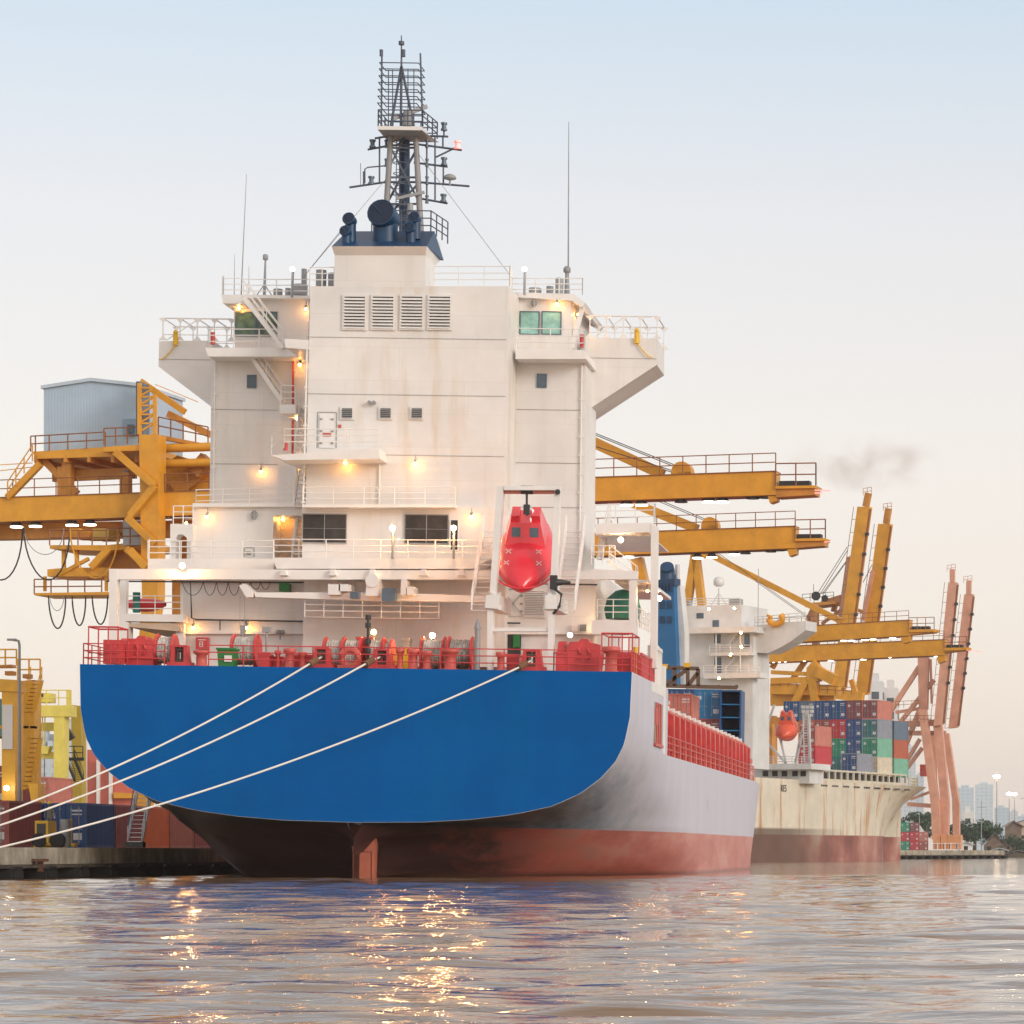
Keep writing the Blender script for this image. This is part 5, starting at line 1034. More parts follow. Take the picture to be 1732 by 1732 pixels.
def boom(T, pb, x0, t0, x1, t1, th0, th1, gap=6, m=None, sheave=None, stay=None, plat=None, lamps=(), ropes=()):
    m = m or M['orange']
    for d, nm in ((0,'boom_girder'),):
        g = pb.poly([(x0,t0),(x1,t1),(x1,t1+th1),(x0,t0+th0)], d, d+1.5).done(nm, m, T); 
        pb.poly([(x0,t0-1.2),(x1,t1-1.2),(x1,t1),(x0,t0)], d-.1, d+1.6).done('girder_flange', M['rail_o'], g)
        pb.poly([(x0,t0+th0),(x1,t1+th1),(x1,t1+th1+1.6),(x0,t0+th0+1.6)], d+.1, d+1.5).done('trolley_rail', M['rail_o'], g)
    rail(pb.mb, [pb.P(x0,t0,-.1), pb.P(x1,t1,-.1)], 1.3, step=1.7, rails=2, r=.04); pb.done('boom_railing', M['rail_o'], T)
    if sheave: 
        p = pb.P(*sheave, .2); mb = MB().cyl(p, p+Vector((0,1,0)), .75, n=20); mb.box(p.x-.75, p.x+.75, p.y, p.y+1, p.z-1.2, p.z); part('sheave_block', mb, m, T)
    if stay: pb.bar(stay[0], stay[1], .55, 1.0, h=.8); pb.done('forestay_beam', m, T)
    for a, b in ropes: pb.cyl(a, b, .045, .3, n=4); pb.cyl((a[0],a[1]+3), (b[0],b[1]+3), .045, 1.5, n=4)
    if ropes: pb.done('hoist_rope', M['dark'], T)
    if plat:
        x, y, x2, y2 = plat; pb.poly([(x,y),(x2,y-1),(x2-1,y+3.5),(x,y+4.5)], -.2, 2.0).done('tip_platform', m, T); pb.poly([(x,y+5),(x2-2,y+4),(x2-2,y2-4),(x,y2)], 0, 1.8).done('tip_girder', M['orange_d'], T)
        rail(pb.mb, [pb.P(x,y,-.1), pb.P(x2,y-1,-.1), pb.P(x2,y-1,2)], 1.6, step=1.3, rails=2, r=.05); pb.done('tip_railing', M['rail_o'], T)
        for k in (.3, .68): pb.mb.cb(pb.P(x+(x2-x)*k, y-3, .8), 1.1, .8, .4)
        pb.done('tip_buffer', M['dark'], T)
        pb.poly([(x-14,t1+th1),(x+2,t1+th1-1),(x+1,t1+th1+10),(x-10,t1+th1+14)], .1, 1.2).done('tip_bracket', m, T)
    for x, y, on in lamps: crane_lamp(pb, x, y, T, on)
def legs(T, fr, zs, xs=(0, -17), ys=(0, 15), m=None, w=1.3, z0=1.55, ztop=None, par_y=0):
    m = m or M['orange_d']
    for x in xs:
        for y in ys: part('portal_leg', MB().bar((x,y,z0+1.6), (x,y,ztop), w, w), m, T); part('wheel_bogie', MB().box(x-1.0,x+1.0,y-2.2,y+2.2,z0,z0+1.6), m, T)
    for z in zs:
        for y in ys: part('portal_beam', MB().bar((xs[0],y,z), (xs[-1],y,z), w*.9, w*1.1), m, T)
        for x in xs: part('sill_beam', MB().bar((x,ys[0],z), (x,ys[-1],z), w*.8, w), m, T)
def cframe(px, Y, yaw): return Fr(Matrix.Translation(((px-CX)*Y/F, Y, 0)) @ Matrix.Rotation(R(-yaw), 4, 'Z'))
# --- crane 1: machinery house at the left, boom passing behind the deckhouse
C1 = cframe(246, 240, 9); T = thing('container_crane', 'nearest orange quay crane with pale blue machinery house, boom passing behind the white deckhouse', 'crane', C1, (0,0,1.55)); b = PB(C1, 0)
boom(T, b, -160, 847, 1312, 797, 41, 40, sheave=(1152,798), stay=((600,560),(1122,803)), plat=(1312,822,1380,841), lamps=[(1060,853,1),(1085,853,1),(1152,850,0),(1199,848,1),(1222,848,1),(1273,844,0),(1295,843,0)], ropes=(((700,610),(1150,790)),((640,640),(1150,800))))
b.bar((1378,829), (1405,830), .08); b.bar((1378,834),(1392,834), .08); b.done('tip_rod', M['redl'], T)
# tower above the boom hidden behind the deckhouse
for dy in (0, 6.5): b.bar((600,560),(470,835), .9, dy); b.bar((600,560),(720,825), .9, dy)
b.mb.bar(b.P(600,560,0), b.P(600,560,6.5), .8); b.done('a_frame', M['orange'], T)
# column and portal
b.poly([(235,735),(268,735),(266,1010),(247,1120),(232,1120),(240,1010)], -1.2, .2).done('waterside_column', M['orange'], T)
b.poly([(232,1120),(247,1120),(247,1432),(232,1432)], -1.2, .2).done('waterside_column', M['orange'], T)
legs(T, C1, (), xs=(0, -26), ys=(7, 15), ztop=27)
part('portal_beam', MB().bar((-26,3,25.4), (3,3,25.4), 1.2, 1.2), M['orange_d'], T)
for y0, y1 in ((750,765),(778,790)): b.cyl((268,(y0+y1)/2+1), (430,(y0+y1)/2-4), .33, 1.0, n=12)
b.done('horizontal_pipe', M['orange'], T)
b.bar((355,735),(285,700), .5, 3); b.bar((330,800),(352,775), 1.0, 2); b.bar((300,830),(355,785), 1.3, 3); b.done('knee_brace', M['orange_d'], T)
b.poly([(268,792),(300,770),(355,790),(355,835),(268,835)], 3, 4).done('gusset_plate', M['orange'], T)
# machinery house
a0 = b.P(74,763,2); a1 = b.P(236,763,2); zt0 = b.P(74,658,2).z; zp = b.P(155,645,2).z; D = 8
mb = MB().prism([(a0.x,a0.z),(a1.x,a1.z),(a1.x,zt0),((a0.x+a1.x)/2,zp),(a0.x,zt0)], 2, 2+D); mh = part('machinery_house', mb, M['panel'], T)
mb = MB(); xm = (a0.x+a1.x)/2
for xa, xb, za, zb in ((a0.x-.15,xm,zt0,zp),(xm,a1.x+.15,zp,zt0)): mb.add([(xa,1.8,za),(xb,1.8,zb),(xb,2.2+D,zb),(xa,2.2+D,za),(xa,1.8,za+.25),(xb,1.8,zb+.25),(xb,2.2+D,zb+.25),(xa,2.2+D,za+.25)], [(3,2,1,0),(4,5,6,7),(0,1,5,4),(1,2,6,5),(2,3,7,6),(3,0,4,7)])
part('house_roof', mb, mat('pale_blue_roof', (.50,.60,.70), .5), mh)
ddr = b.poly([(207,709),(234,708),(234,735),(207,735)], 1.7, 1.98).done('house_door_bay', mat('door_bay_blue',(.28,.40,.52),.5), mh)
b.poly([(215,718),(226,718),(226,733),(215,733)], 1.6, 1.69).done('bay_window', M['steelblue'], ddr)
b.poly([(55,764),(240,752),(240,762),(196,772),(60,776)], 0, 11).done('house_platform', M['orange'], T)
for x in (60, 110, 150, 190, 230): p = b.P(x,776,0); b.mb.bar(p, (p.x+.6,p.y+10.5,p.z), .25, .5)
b.bar((60,778),(240,772), .3, 5, h=.9); b.done('platform_joist', M['orange_d'], T)
b.rail((52,764),(178,757), 1.15, 1.4, dy=-.1); b.rail((176,752),(235,750), 1.2, .9, dy=-.5); b.rail((268,735),(352,752), 1.3, .9, dy=1); rail(b.mb, [b.P(60,764,0), b.P(60,764,8)], 1.1, step=1.2, rails=2, r=.05); b.done('platform_railing', M['rail_o'], T)
b.poly([(268,735),(355,752),(355,757),(268,742)], .8, 2.2).done('side_walkway', M['orange_d'], T)
b.poly([(175,756),(238,752),(238,762),(175,764)], -1, 0).done('stair_landing', M['orange'], T)
for (q, w) in ((((75,778),(130,835)),.5),(((115,775),(115,838)),.7),(((106,790),(106,838)),.6),(((213,800),(213,838)),.7)): b.bar(*q, w, 1)
b.bar((90,806),(230,800), .4, 2, h=.8); b.done('under_support', M['orange_d'], T)
b.poly([(208,796),(216,796),(216,840),(208,840)], 1.5, 2.3).done('grey_post', M['grey'], T)
for q in (((195,764),(262,822)),((262,822),(220,872)),((215,875),(262,920)),((220,930),(247,960))): b.bar(*q, .35, -1.5, h=.5)
b.done('zigzag_stair', M['orange'], T)
# lattice tower beside the house
for x in (236, 262): b.bar((x,735),(x,(648 if x == 236 else 668)), .25, -1)
for i in range(5): y = 730-i*15; b.bar((236,y),(262,y-14), .12, -1); b.bar((236,y-14),(262,y-14), .12, -1)
b.bar((238,645),(313,697), .3, 1, h=.45); b.cyl((262,650),(335,680), .04, 1, n=4); b.done('lattice_mast', M['orange'], T)
b.poly([(230,645),(236,645),(236,735),(230,735)], -.8, 1).done('corner_post', M['steelblue'], T)
# left backstay pieces
b.bar((13,842),(68,785), .45, 0); b.rail((13,842),(55,780), 1.2, 1.2, dy=-.3); b.cyl((-60,790),(55,783), .04, 0, n=4); b.cyl((-60,803),(55,790), .04, 0, n=4); b.done('backstay_ladder', M['orange'], T)
# trolley, cabin level and lower gantry
tr = b.poly([(84,922),(180,922),(248,915),(248,925),(180,932),(84,928)], -.5, 5).done('trolley_deck', M['orange'], T)
b.poly([(156,894),(184,894),(184,912),(156,912)], 0, 2).done('hoist_housing', mat('yellow_housing',(.60,.40,.08),.5), T); b.poly([(135,897),(150,897),(150,911),(135,911)], 0, 2).done('hoist_housing', M['orange_d'], T); b.poly([(120,894),(134,894),(134,910),(120,910)], 0, 2).done('hoist_housing', M['orange'], T)
b.poly([(208,880),(238,880),(240,922),(208,922)], -.9, -.7).done('grey_cabinet', M['grey'], T)
b.rail((84,922),(180,922), 1.1, 1.1, dy=-.4); b.rail((58,1005),(172,1004), 1.1, 1.2, dy=-.4); b.rail((180,922),(240,920),1.2,.8,dy=-.9); b.done('trolley_railing', M['rail_o'], T)
b.poly([(80,963),(115,960),(182,960),(182,975),(80,975)], -.2, 3.5).done('lower_girder', M['orange'], T); b.poly([(150,962),(186,925),(235,930),(235,975),(160,972)], 1, 3).done('lower_gusset', M['orange_d'], T)
for q in (((155,960),(185,928),.5,-.4),((215,928),(245,955),.5,-.8),((100,972),(150,945),.25,-.2),((108,960),(108,930),.25,0),((130,960),(130,930),.25,0),((76,975),(76,1000),.2,0),((180,975),(180,1000),.2,0)): b.bar(*q); b.done('hanging_brace', M['orange'], T)
b.poly([(58,1003),(182,1001),(182,1006),(58,1007)], -.5, 3).done('lower_walkway', M['orange'], T)
def loop(x0, y0, x1, y1, dep, dy=-.6, r=.06, m='dark', nm='festoon_cable'):
    pts = []
    for i in range(17): u = i/16; pts.append(b.P(x0+(x1-x0)*(.5-.5*math.cos(math.pi*u))**.9, y0+(y1-y0)*u+dep*math.sin(math.pi*u), dy))
    mb = MB().tube(pts, r, 5); part(nm, mb, M[m], T)
loop(-40,893,38,893,88); loop(40,893,118,893,88); loop(118,893,200,893,85,m='orange'); loop(82,1008,111,1008,55); loop(122,1008,145,1008,50); loop(156,1008,182,1008,48); loop(84,1008,108,1008,25,r=.03,m='grey'); loop(40,893,108,893,45,r=.03,m='grey')
for x in (28,60,122,152): crane_lamp(b, x, 891-x*.03, T, True)
# --- crane 2
C2 = cframe(1012, 281, 9); T = thing('container_crane', 'orange quay crane with the second highest boom, just below the top one', 'crane', C2, (0,0,1.55)); b = PB(C2, 0)
boom(T, b, 880, 907, 1345, 890, 38, 37, gap=6, sheave=(1200,889), stay=((1030,835),(1180,895)), plat=(1345,911,1396,927), lamps=[(1063,941,1),(1204,942,1),(1242,937,1),(1261,937,0),(1304,934,0),(1318,932,0),(1180,943,1)], ropes=(((1030,810),(1198,880)),))
b.bar((1394,917),(1405,916), .08); b.done('tip_rod', M['redl'], T)
legs(T, C2, (24,), xs=(-18, -32), ys=(2, 15), ztop=31); b.bar((1078,945),(1090,1000), 1.0, 2); b.done('knee_brace', M['orange'], T)
p = b.P(1030,835,3); part('a_frame', MB().bar((-10,3,30), p, .9), M['orange'], T); part('machinery_house', MB().box(-16,-9,3,10,32,36), M['panel'], T)
# --- crane 3
C3 = cframe(1172, 450, 19); T = thing('container_crane', 'orange crane with long sloping forestay and boom level with the far ship bridge wing', 'crane', C3, (0,0,1.55)); b = PB(C3, 0)
boom(T, b, 1120, 1073, 1537, 1049, 26, 26, gap=6, stay=((1205,940),(1425,1052)), plat=(1537,1065,1580,1074), lamps=[(1427,1083,1),(1440,1083,1),(1463,1082,1),(1477,1081,1),(1510,1079,1),(1345,1090,1)], ropes=(((1200,925),(1370,1045)),))
for q in (((1176,938),(1157,1060),(1.0)),((1177,938),(1192,1062),(1.0)),((1176,938),(1205,940),(.8))): b.bar(q[0], q[1], q[2], 2)
b.done('a_frame', M['orange'], T); legs(T, C3, (10, 26), xs=(-25, -40), ys=(1, 15), ztop=28); part('machinery_house', MB().box(-40,-32,3,10,30,33.5), M['panel'], T)
mb = MB(); p = b.P(1282,1050,.5); mb.cyl(p, b.P(1282,1062,.5), .4, n=8); part('hook_block', mb, M['dark'], T)
# --- crane 4
C4 = cframe(1330, 487, 19); T = thing('container_crane', 'orange quay crane whose long lower boom crosses in front of the raised orange boom', 'crane', C4, (0,0,1.55)); b = PB(C4, 0)
boom(T, b, 1190, 1099, 1597, 1082, 26, 26, gap=6, plat=(1597,1096,1635,1104), lamps=[(1310,1120,1),(1320,1120,1),(1330,1119,1),(1362,1118,1),(1405,1117,1),(1460,1115,1),(1507,1112,1),(1530,1112,0),(1543,1112,0),(1571,1110,0),(1585,1110,1)])
b.bar((1635,1100),(1660,1102), .08); b.done('tip_rod', M['redl'], T)
# boom hinge tower, portal girders and braces between the two booms and the containers
b.poly([(1364,1130),(1376,1116),(1386,1130),(1384,1152),(1364,1152)], -1, .6).done('portal_head', M['orange'], T); b.poly([(1366,1152),(1380,1152),(1382,1190),(1378,1438),(1368,1438),(1372,1190)], -1, .6).done('portal_leg', M['orange'], T)
b.bar((1366,1150),(1344,1190), 1.0, -.5); b.bar((1384,1136),(1412,1150), 1.6, -.5); b.bar((1305,1137),(1365,1140), .6, -.5); b.bar((1305,1152),(1365,1150), .9, -.5); b.bar((1305,1165),(1420,1168), 1.2, 0, h=1.6); b.bar((1305,1184),(1412,1182), 1.0, 1, h=1.8); b.bar((1340,1150),(1362,1118), .7, 2); b.bar((1306,1130),(1320,1105), .7, 2); b.done('portal_girder', M['orange'], T)
b.poly([(1305,1172),(1400,1172),(1400,1190),(1305,1190)], 2, 4).done('sill_girder', M['orange_d'], T)
legs(T, C4, (9,), xs=(-9, -22), ys=(3, 15), ztop=21); 
b.rail((1305,1160),(1362,1162), 1.1, 1.5, dy=-.6); b.rail((1386,1172),(1440,1175), 1.1, 1.4, dy=-.6); b.done('portal_railing', M['rail_o'], T)
# upper gear on the hinge (below the forestay foot of the farther crane)
# --- crane 5: twin raised orange booms
C5 = cframe(1400, 560, 19); T = thing('container_crane', 'orange quay crane with both boom girders raised nearly upright above the container stacks', 'crane', C5, (0,0,1.55)); b = PB(C5, 0)
def raised(T, b, A, Bp, tip, w, m, gm, dy, px=10):
    (x0,y0),(x1,y1) = A, Bp; g = b.poly([(x0,y0),(x0+px*2,y0-2),(x1+px,y1),(x1-px,y1)], dy, dy+1.6).done('raised_boom_girder', m, T)
    b.bar((x0+px*2+3,y0-4),(x1+px+2,y1+4), .35, dy+.3, h=.3); b.done('girder_edge', gm, g)
    b.bar(((x1+tip[0])/2,y1), tip, .9, dy+.5, h=1.0); b.rail((tip[0]-9,tip[1]+4),(tip[0]+5,tip[1]+2), 1.2, 1, dy=dy); b.done('boom_tip', M['orange_d'] if m is M['orange'] else m, g)
    n = 14
    for i in range(n): u = i/n; xa = x0+(x1-px-x0)*u-6; ya_ = y0+(y1-y0)*u; xb = x0+(x1-px-x0)*(u+1/n)-6; yb = y0+(y1-y0)*(u+1/n); b.cyl((xa,ya_),(xb,yb), .06, dy, n=4); b.cyl((xa,ya_),(xa+6,ya_-1), .05, dy, n=4)
    b.done('boom_ladder', M['rail_o'], g)
    for i in range(6): u = .3+i*.11; b.mb.cb(b.P(x0+px*2+(x1+px-x0-px*2)*u+3, y0+(y1-y0)*u, dy), .6,.5,.5)
    b.done('boom_lamp', M['dark'], g)
raised(T, b, (1407,1166), (1460,857), (1469,834), 1.6, M['orange'], M['rail_o'], 0); raised(T, b, (1446,1176), (1495,886), (1503,860), 1.6, M['orange'], M['rail_o'], 10)
b.bar((1422,1045),(1437,942), .7, 1); b.done('folded_forestay', M['pink'], T); b.bar((1460,1050),(1477,965), .7, 10); b.done('folded_forestay', M['pink'], T)
for x, y, x2, y2 in ((1382,1005,1433,925),(1386,1007,1434,930),(1390,1005,1438,940),(1460,985,1475,955),(1392,1006,1432,950)): b.cyl((x,y),(x2,y2), .06, 3, n=4)
b.done('hoist_rope', M['dark'], T)
b.poly([(1362,1020),(1410,1017),(1410,1021),(1362,1027)], 0, 5).done('apex_platform', M['orange_d'], T); b.rail((1357,1018),(1410,1014), 1.3, 1.3); b.cyl((1377,1022),(1376,988), .05); b.mb.cyl(b.P(1380,1008,1), b.P(1380,1008,3), .8, n=12); b.mb.cyl(b.P(1395,1012,1), b.P(1395,1012,3), .6, n=12); b.done('apex_machinery', M['dark'], T)
b.bar((1378,1025),(1378,1060), 1.2, 2); b.bar((1392,1022),(1425,1012), 1.2, 2); b.bar((1378,1025),(1365,1050), .7, 2); b.bar((1390,1055),(1425,1030), .5, 2); b.bar((1395,1035),(1430,1050), .5, 2); b.bar((1410,1035),(1415,1012), .8, 3); b.bar((1380,1060),(1380,1190), 1.1, 4); b.bar((1445,1030),(1460,1035), .6, 8); b.done('apex_frame', mat('weathered_orange',(.50,.24,.10),.6,var=.15,dirt=.3,dcol=(.25,.1,.05)), T)
legs(T, C5, (12, 24), xs=(2, -12), ys=(4, 18), ztop=25)
for q in (((1422,1180),(1430,1145)),((1450,1180),(1440,1150))): b.bar(*q, .8, 2)
b.bar((1405,1172),(1460,1180), 1.3, 1, h=1.8); b.done('hinge_beam', M['orange'], T)
# --- crane 6: salmon, raised
C6 = cframe(1590, 618, 12); T = thing('container_crane', 'faded salmon pink quay crane at the far right with twin booms raised upright', 'crane', C6, (0,0,1.55)); b = PB(C6, 0); PK = M['pink']
raised(T, b, (1579,1228), (1611,985), (1611,963), 1.6, PK, M['rail_o'], 0, 7.3); raised(T, b, (1604,1232), (1638,1005), (1639,982), 1.6, PK, M['rail_o'], 10, 7.3)
for pts, dy in (([(1552,1112),(1570,1112),(1568,1200),(1554,1200)],2),([(1553,1200),(1566,1200),(1588,1360),(1590,1420),(1578,1420),(1574,1360)],0),([(1578,1225),(1593,1228),(1605,1360),(1603,1425),(1591,1425),(1590,1350)],1),([(1594,1240),(1604,1240),(1622,1360),(1622,1425),(1612,1425),(1610,1350)],9),([(1572,1240),(1580,1240),(1584,1350),(1584,1420),(1576,1420)],10)):
    b.poly(pts, dy, dy+1.3); b.done('portal_leg', PK, T)
for q, w in ((((1555,1128),(1507,1202)),.9),(((1580,1150),(1520,1225)),.8),(((1556,1200),(1524,1280)),.9),(((1556,1250),(1526,1300)),.7),(((1560,1265),(1530,1305)),.7),(((1515,1205),(1558,1198)),.6),(((1520,1225),(1590,1222)),1.2),(((1522,1240),(1600,1240)),.9),(((1535,1360),(1575,1363)),.8),(((1540,1352),(1572,1340)),.5),(((1556,1112),(1556,1205)),.4),(((1574,1115),(1576,1190)),.4)): b.bar(*q, w, 3); b.done('tie_beam', PK, T)
b.rail((1515,1198),(1556,1196), 1.3, 1.4, dy=1); b.rail((1528,1222),(1575,1222), 1.3, 1.4, dy=0); b.rail((1550,1112),(1590,1110), 1.3, 1.2, dy=1); b.done('crane_railing', M['rail_o'], T)
for x in (1584, 1597, 1607, 1619): 
    b.poly([(x-6,1412),(x+6,1412),(x+6,1426),(x-6,1426)], -.5, 1.2).done('bogie_box', mat('bogie_orange',(.72,.33,.16),.5) if x == 1584 else bpy.data.materials['bogie_orange'], T); b.poly([(x-6,1427),(x-2,1427),(x-2,1436.5),(x-6,1436.5)], -.3, 1); b.poly([(x+2,1427),(x+6,1427),(x+6,1436.5),(x+2,1436.5)], -.3, 1); b.done('wheel_bogie', bpy.data.materials['bogie_orange'], T)
b.poly([(1556,1293),(1568,1293),(1568,1313),(1556,1313)], 5, 7).done('operator_cabin', M['brownred'] if 'brownred' in M else M['red2'], T)
# ------------------------------------------------------------------ quay, its cargo and gantries, far bank
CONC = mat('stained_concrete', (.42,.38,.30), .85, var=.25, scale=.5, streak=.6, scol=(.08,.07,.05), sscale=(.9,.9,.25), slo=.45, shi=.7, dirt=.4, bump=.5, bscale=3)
CONCD = mat('dark_concrete', (.085,.07,.055), .6, var=.3, scale=.8, bump=.5, bscale=3)  # darker concrete for the recessed wall below the quay deck
ed = [(-46.5,60),(-46.5,330),(-68,345),(-68,392),(-48.6,456),(2.2,603)]
mb = MB(); poly = ed+[(2.2,625),(-60,1500),(-400,1500),(-400,60)]; n = len(poly)
for (a, b) in zip(poly, poly[1:]+poly[:1]): mb.add([(a[0],a[1],.72),(b[0],b[1],.72),(b[0],b[1],1.54),(a[0],a[1],1.54)], [(0,1,2,3)])
mb.add([(x, y, 1.54) for x, y in poly], [list(range(n))]); mb.add([(x, y, .72) for x, y in poly], [list(reversed(range(n)))]); struct('quay_deck', mb, CONC)
mb = MB()
for (a, b) in zip(ed[:-1], ed[1:]):
    a = Vector((*a, 0)); b = Vector((*b, 0)); d = (b-a).normalized(); nrm = Vector((d.y, -d.x, 0))*-1.2
    mb.add([a+nrm+Vector((0,0,-2)), b+nrm+Vector((0,0,-2)), b+nrm+Vector((0,0,.72)), a+nrm+Vector((0,0,.72))], [(0,1,2,3)])
    e = -nrm.normalized()*.35
    mb.add([a+Vector((0,0,.55)), b+Vector((0,0,.55)), b+e+Vector((0,0,.55)), a+e+Vector((0,0,.55)), a+Vector((0,0,.7)), b+Vector((0,0,.7)), b+e+Vector((0,0,.7)), a+e+Vector((0,0,.7))], [(0,1,2,3),(7,6,5,4),(3,2,6,7),(0,4,5,1),(0,3,7,4)])
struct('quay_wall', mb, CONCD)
fm = None
def fender(x, y, rz, i):
    global fm
    if fm is None:
        mb = MB(); mb.box(-1.3,0,-.9,.9,.02,.5); mb.prismx([(-.9,.5),(.9,.5),(.6,.62),(-.6,.62)], -1.2, .1); mb.box(0,.12,-.7,.7,.08,.42); fm = mesh_of('quay_fender', mb, M['black'])
    o = bpy.data.objects.new('quay_fender', fm); COL.objects.link(o); o.location = (x, y, 0); o.rotation_euler.z = rz; o['category'] = 'fender'; return o
for i in range(9): o = fender(-46.1, 153.5+i*5.6, 0, i); o['label'] = 'black rubber fender in the row along the near quay wall at the left'; o['group'] = 'fenders along the near quay wall'
for i in range(14):
    t = .66+i*.026; x = -48.6+50.8*t; y = 456+147*t; o = fender(x+.3, y, R(-19), i); o['label'] = 'small black fender in the row along the far quay end'; o['group'] = 'fenders along the far quay'
tb = MB().box(-.12,.12,-.12,.12,.72,1.2).box(-.3,.3,-.35,.35,1.2,1.34); 
solo('mooring_post', tb.xf(Matrix.Translation((-46.15, 157.5, -.35))), mat('rusty_post',(.12,.05,.03),.7), WLD, (-46.15,157.5,.4), 'rusty brown T shaped mooring post on the near quay wall', 'mooring post')
# containers on the quay
GQ = 'containers standing on the near quay'
def qc(pxr, Y, lev, col, label, **k): p = WLD.at(pxr, 1400, y=Y); return container(col, label, WLD, (p.x-1.22, Y, 1.56+2.6*lev), group=GQ, **k)
qc(15,179,0,'maroon','maroon container at the left edge, partly cut by the photo, behind the ropes')
qc(146,188.3,0,'navy','navy blue container with white marks behind the yellow vehicle'); qc(70,188.6,0,'navy','dark navy container at the left of the navy one, mostly behind the yellow vehicle')
for i, (c, l) in enumerate((('maroon','maroon container directly right of the navy one in the quay row'),('orange','orange red container behind the aluminium gangway'),('brown','brown container just right of the orange red one in the quay row'),('maroon','dark brown container, last but two before the hull in the quay row'),('rust','rust coloured container almost hidden by the stern counter'),('brown','brown container at the far end of the quay row'))):
    p = WLD.at(146,1400,y=188.3); container(c, l, WLD, (p.x-1.22, 194.7+i*6.4, 1.56), group=GQ)
qc(83,236,1,'salmon','salmon container resting on another one between the gantry legs', marks=True); qc(83,236,0,'brown','brown container under the salmon one')
qc(20,205,1,'maroon','dark maroon container on top, behind the orange gantry leg'); qc(20,205,0,'brown','brown container under the dark maroon one behind the gantry leg'); 
p = WLD.at(2,1300,y=225); container('teal','teal container high at the left edge of the photo behind the orange gantry', WLD, (p.x-1.5,225,1.56+7.8), group=GQ)
# orange yard gantry
G1 = Fr(Matrix.Translation(WLD.at(15, 1437, y=200))); T = thing('yard_gantry_crane', 'orange yellow yard gantry crane with a white leg panel at the left edge', 'gantry crane', G1, (0,0,-.1)); b = PB(G1, 0); OY = mat('gantry_amber', (.88,.47,.04), .45, dirt=.2, dcol=(.35,.15,.02))
b.poly([(3,1168),(27,1168),(25,1437),(3,1437)], 0, 1.6).done('gantry_leg', OY, T); b.poly([(4,1192),(21,1192),(21,1267),(4,1267)], -.12, 0); b.done('leg_panel', M['white_clean'], T)
b.poly([(-60,1145),(28,1150),(28,1170),(-60,1166)], -.1, 1.8).done('top_girder', OY, T); b.poly([(-60,1126),(20,1124),(22,1129),(-60,1130)], .2, 1).done('top_walkway', M['orange_d'], T)
b.poly([(30,1152),(58,1150),(58,1330),(35,1337)], 5, 6.5).done('gantry_leg', OY, T); b.poly([(-60,1226),(58,1228),(58,1232),(-60,1232)], 5, 5.6); b.done('cross_beam', OY, T)
b.poly([(48,1325),(64,1325),(64,1372),(55,1372)], 0, 1.5).done('leg_base', OY, T); b.rail((30,1150),(68,1150), 1.3, .9, dy=4.6); b.rail((-10,1126),(28,1126), 1.0, .9); b.done('gantry_railing', OY, T)
stairs(b.mb, b.P(38,1205,4), b.P(52,1152,4), (.7,0,0), n=8); stairs(b.mb, b.P(36,1330,4), b.P(50,1250,4), (.7,0,0), n=10); b.done('gantry_ladder', OY, T)
for q in ((8,1135,22,1142),(38,1140,50,1147)): b.poly([(q[0],q[1]),(q[2],q[1]),(q[2],q[3]),(q[0],q[3])], .5, 1.2); b.done('drive_motor', M['orange_d'], T)
mb = MB().ball(b.P(11,1333,-.8), .16); part('work_lamp', mb, M['cool'], T)
# pale yellow gantry
G2 = Fr(Matrix.Translation(WLD.at(100, 1438, y=300))); T = thing('yard_gantry_crane', 'pale yellow yard gantry crane standing behind the orange gantry', 'gantry crane', G2, (0,0,-.1)); b = PB(G2, 0); YC = M['craneyel']
b.poly([(91,1195),(109,1195),(107,1438),(91,1438)], 0, 1.6).done('gantry_leg', YC, T); b.poly([(40,1193),(120,1193),(120,1212),(40,1212)], -.1, 1.8).done('top_girder', YC, T); b.poly([(40,1222),(93,1222),(93,1236),(40,1236)], 3, 4).done('side_girder', YC, T); b.poly([(40,1272),(92,1272),(92,1283),(40,1283)], 1, 2).done('trolley_beam', YC, T)
b.poly([(120,1192),(137,1194),(139,1438),(124,1438)], 6, 7.6).done('gantry_leg', mat('gantry_ochre',(.50,.36,.04),.5), T)
b.rail((58,1193),(120,1193), 1.4, 1.1); b.poly([(62,1172),(84,1172),(84,1188),(62,1188)], 1, 3).done('trolley_cab', M['craneyel'], T); b.poly([(64,1173),(73,1173),(73,1181),(64,1181)], .95, 1.0); b.done('cab_window', M['glass'], T)
b.poly([(112,1168),(116,1168),(116,1193),(112,1193)], 1, 2); b.done('top_railing', YC, T)
for x in (72,76): b.cyl((x,1212),(x,1262), .05, 1)
b.poly([(66,1262),(84,1262),(80,1275),(70,1275)], .5, 1.6).done('hoist_block', M['craneyel'], T)
stairs(b.mb, b.P(127,1322,4), b.P(112,1285,4), (.8,0,0), n=10); b.rail((110,1284),(140,1284), 1.2, .8, dy=3.8); b.bar((112,1235),(122,1250), .6, 3); b.bar((110,1284),(142,1284), .3, 4); b.done('access_stair', M['dark'], T)
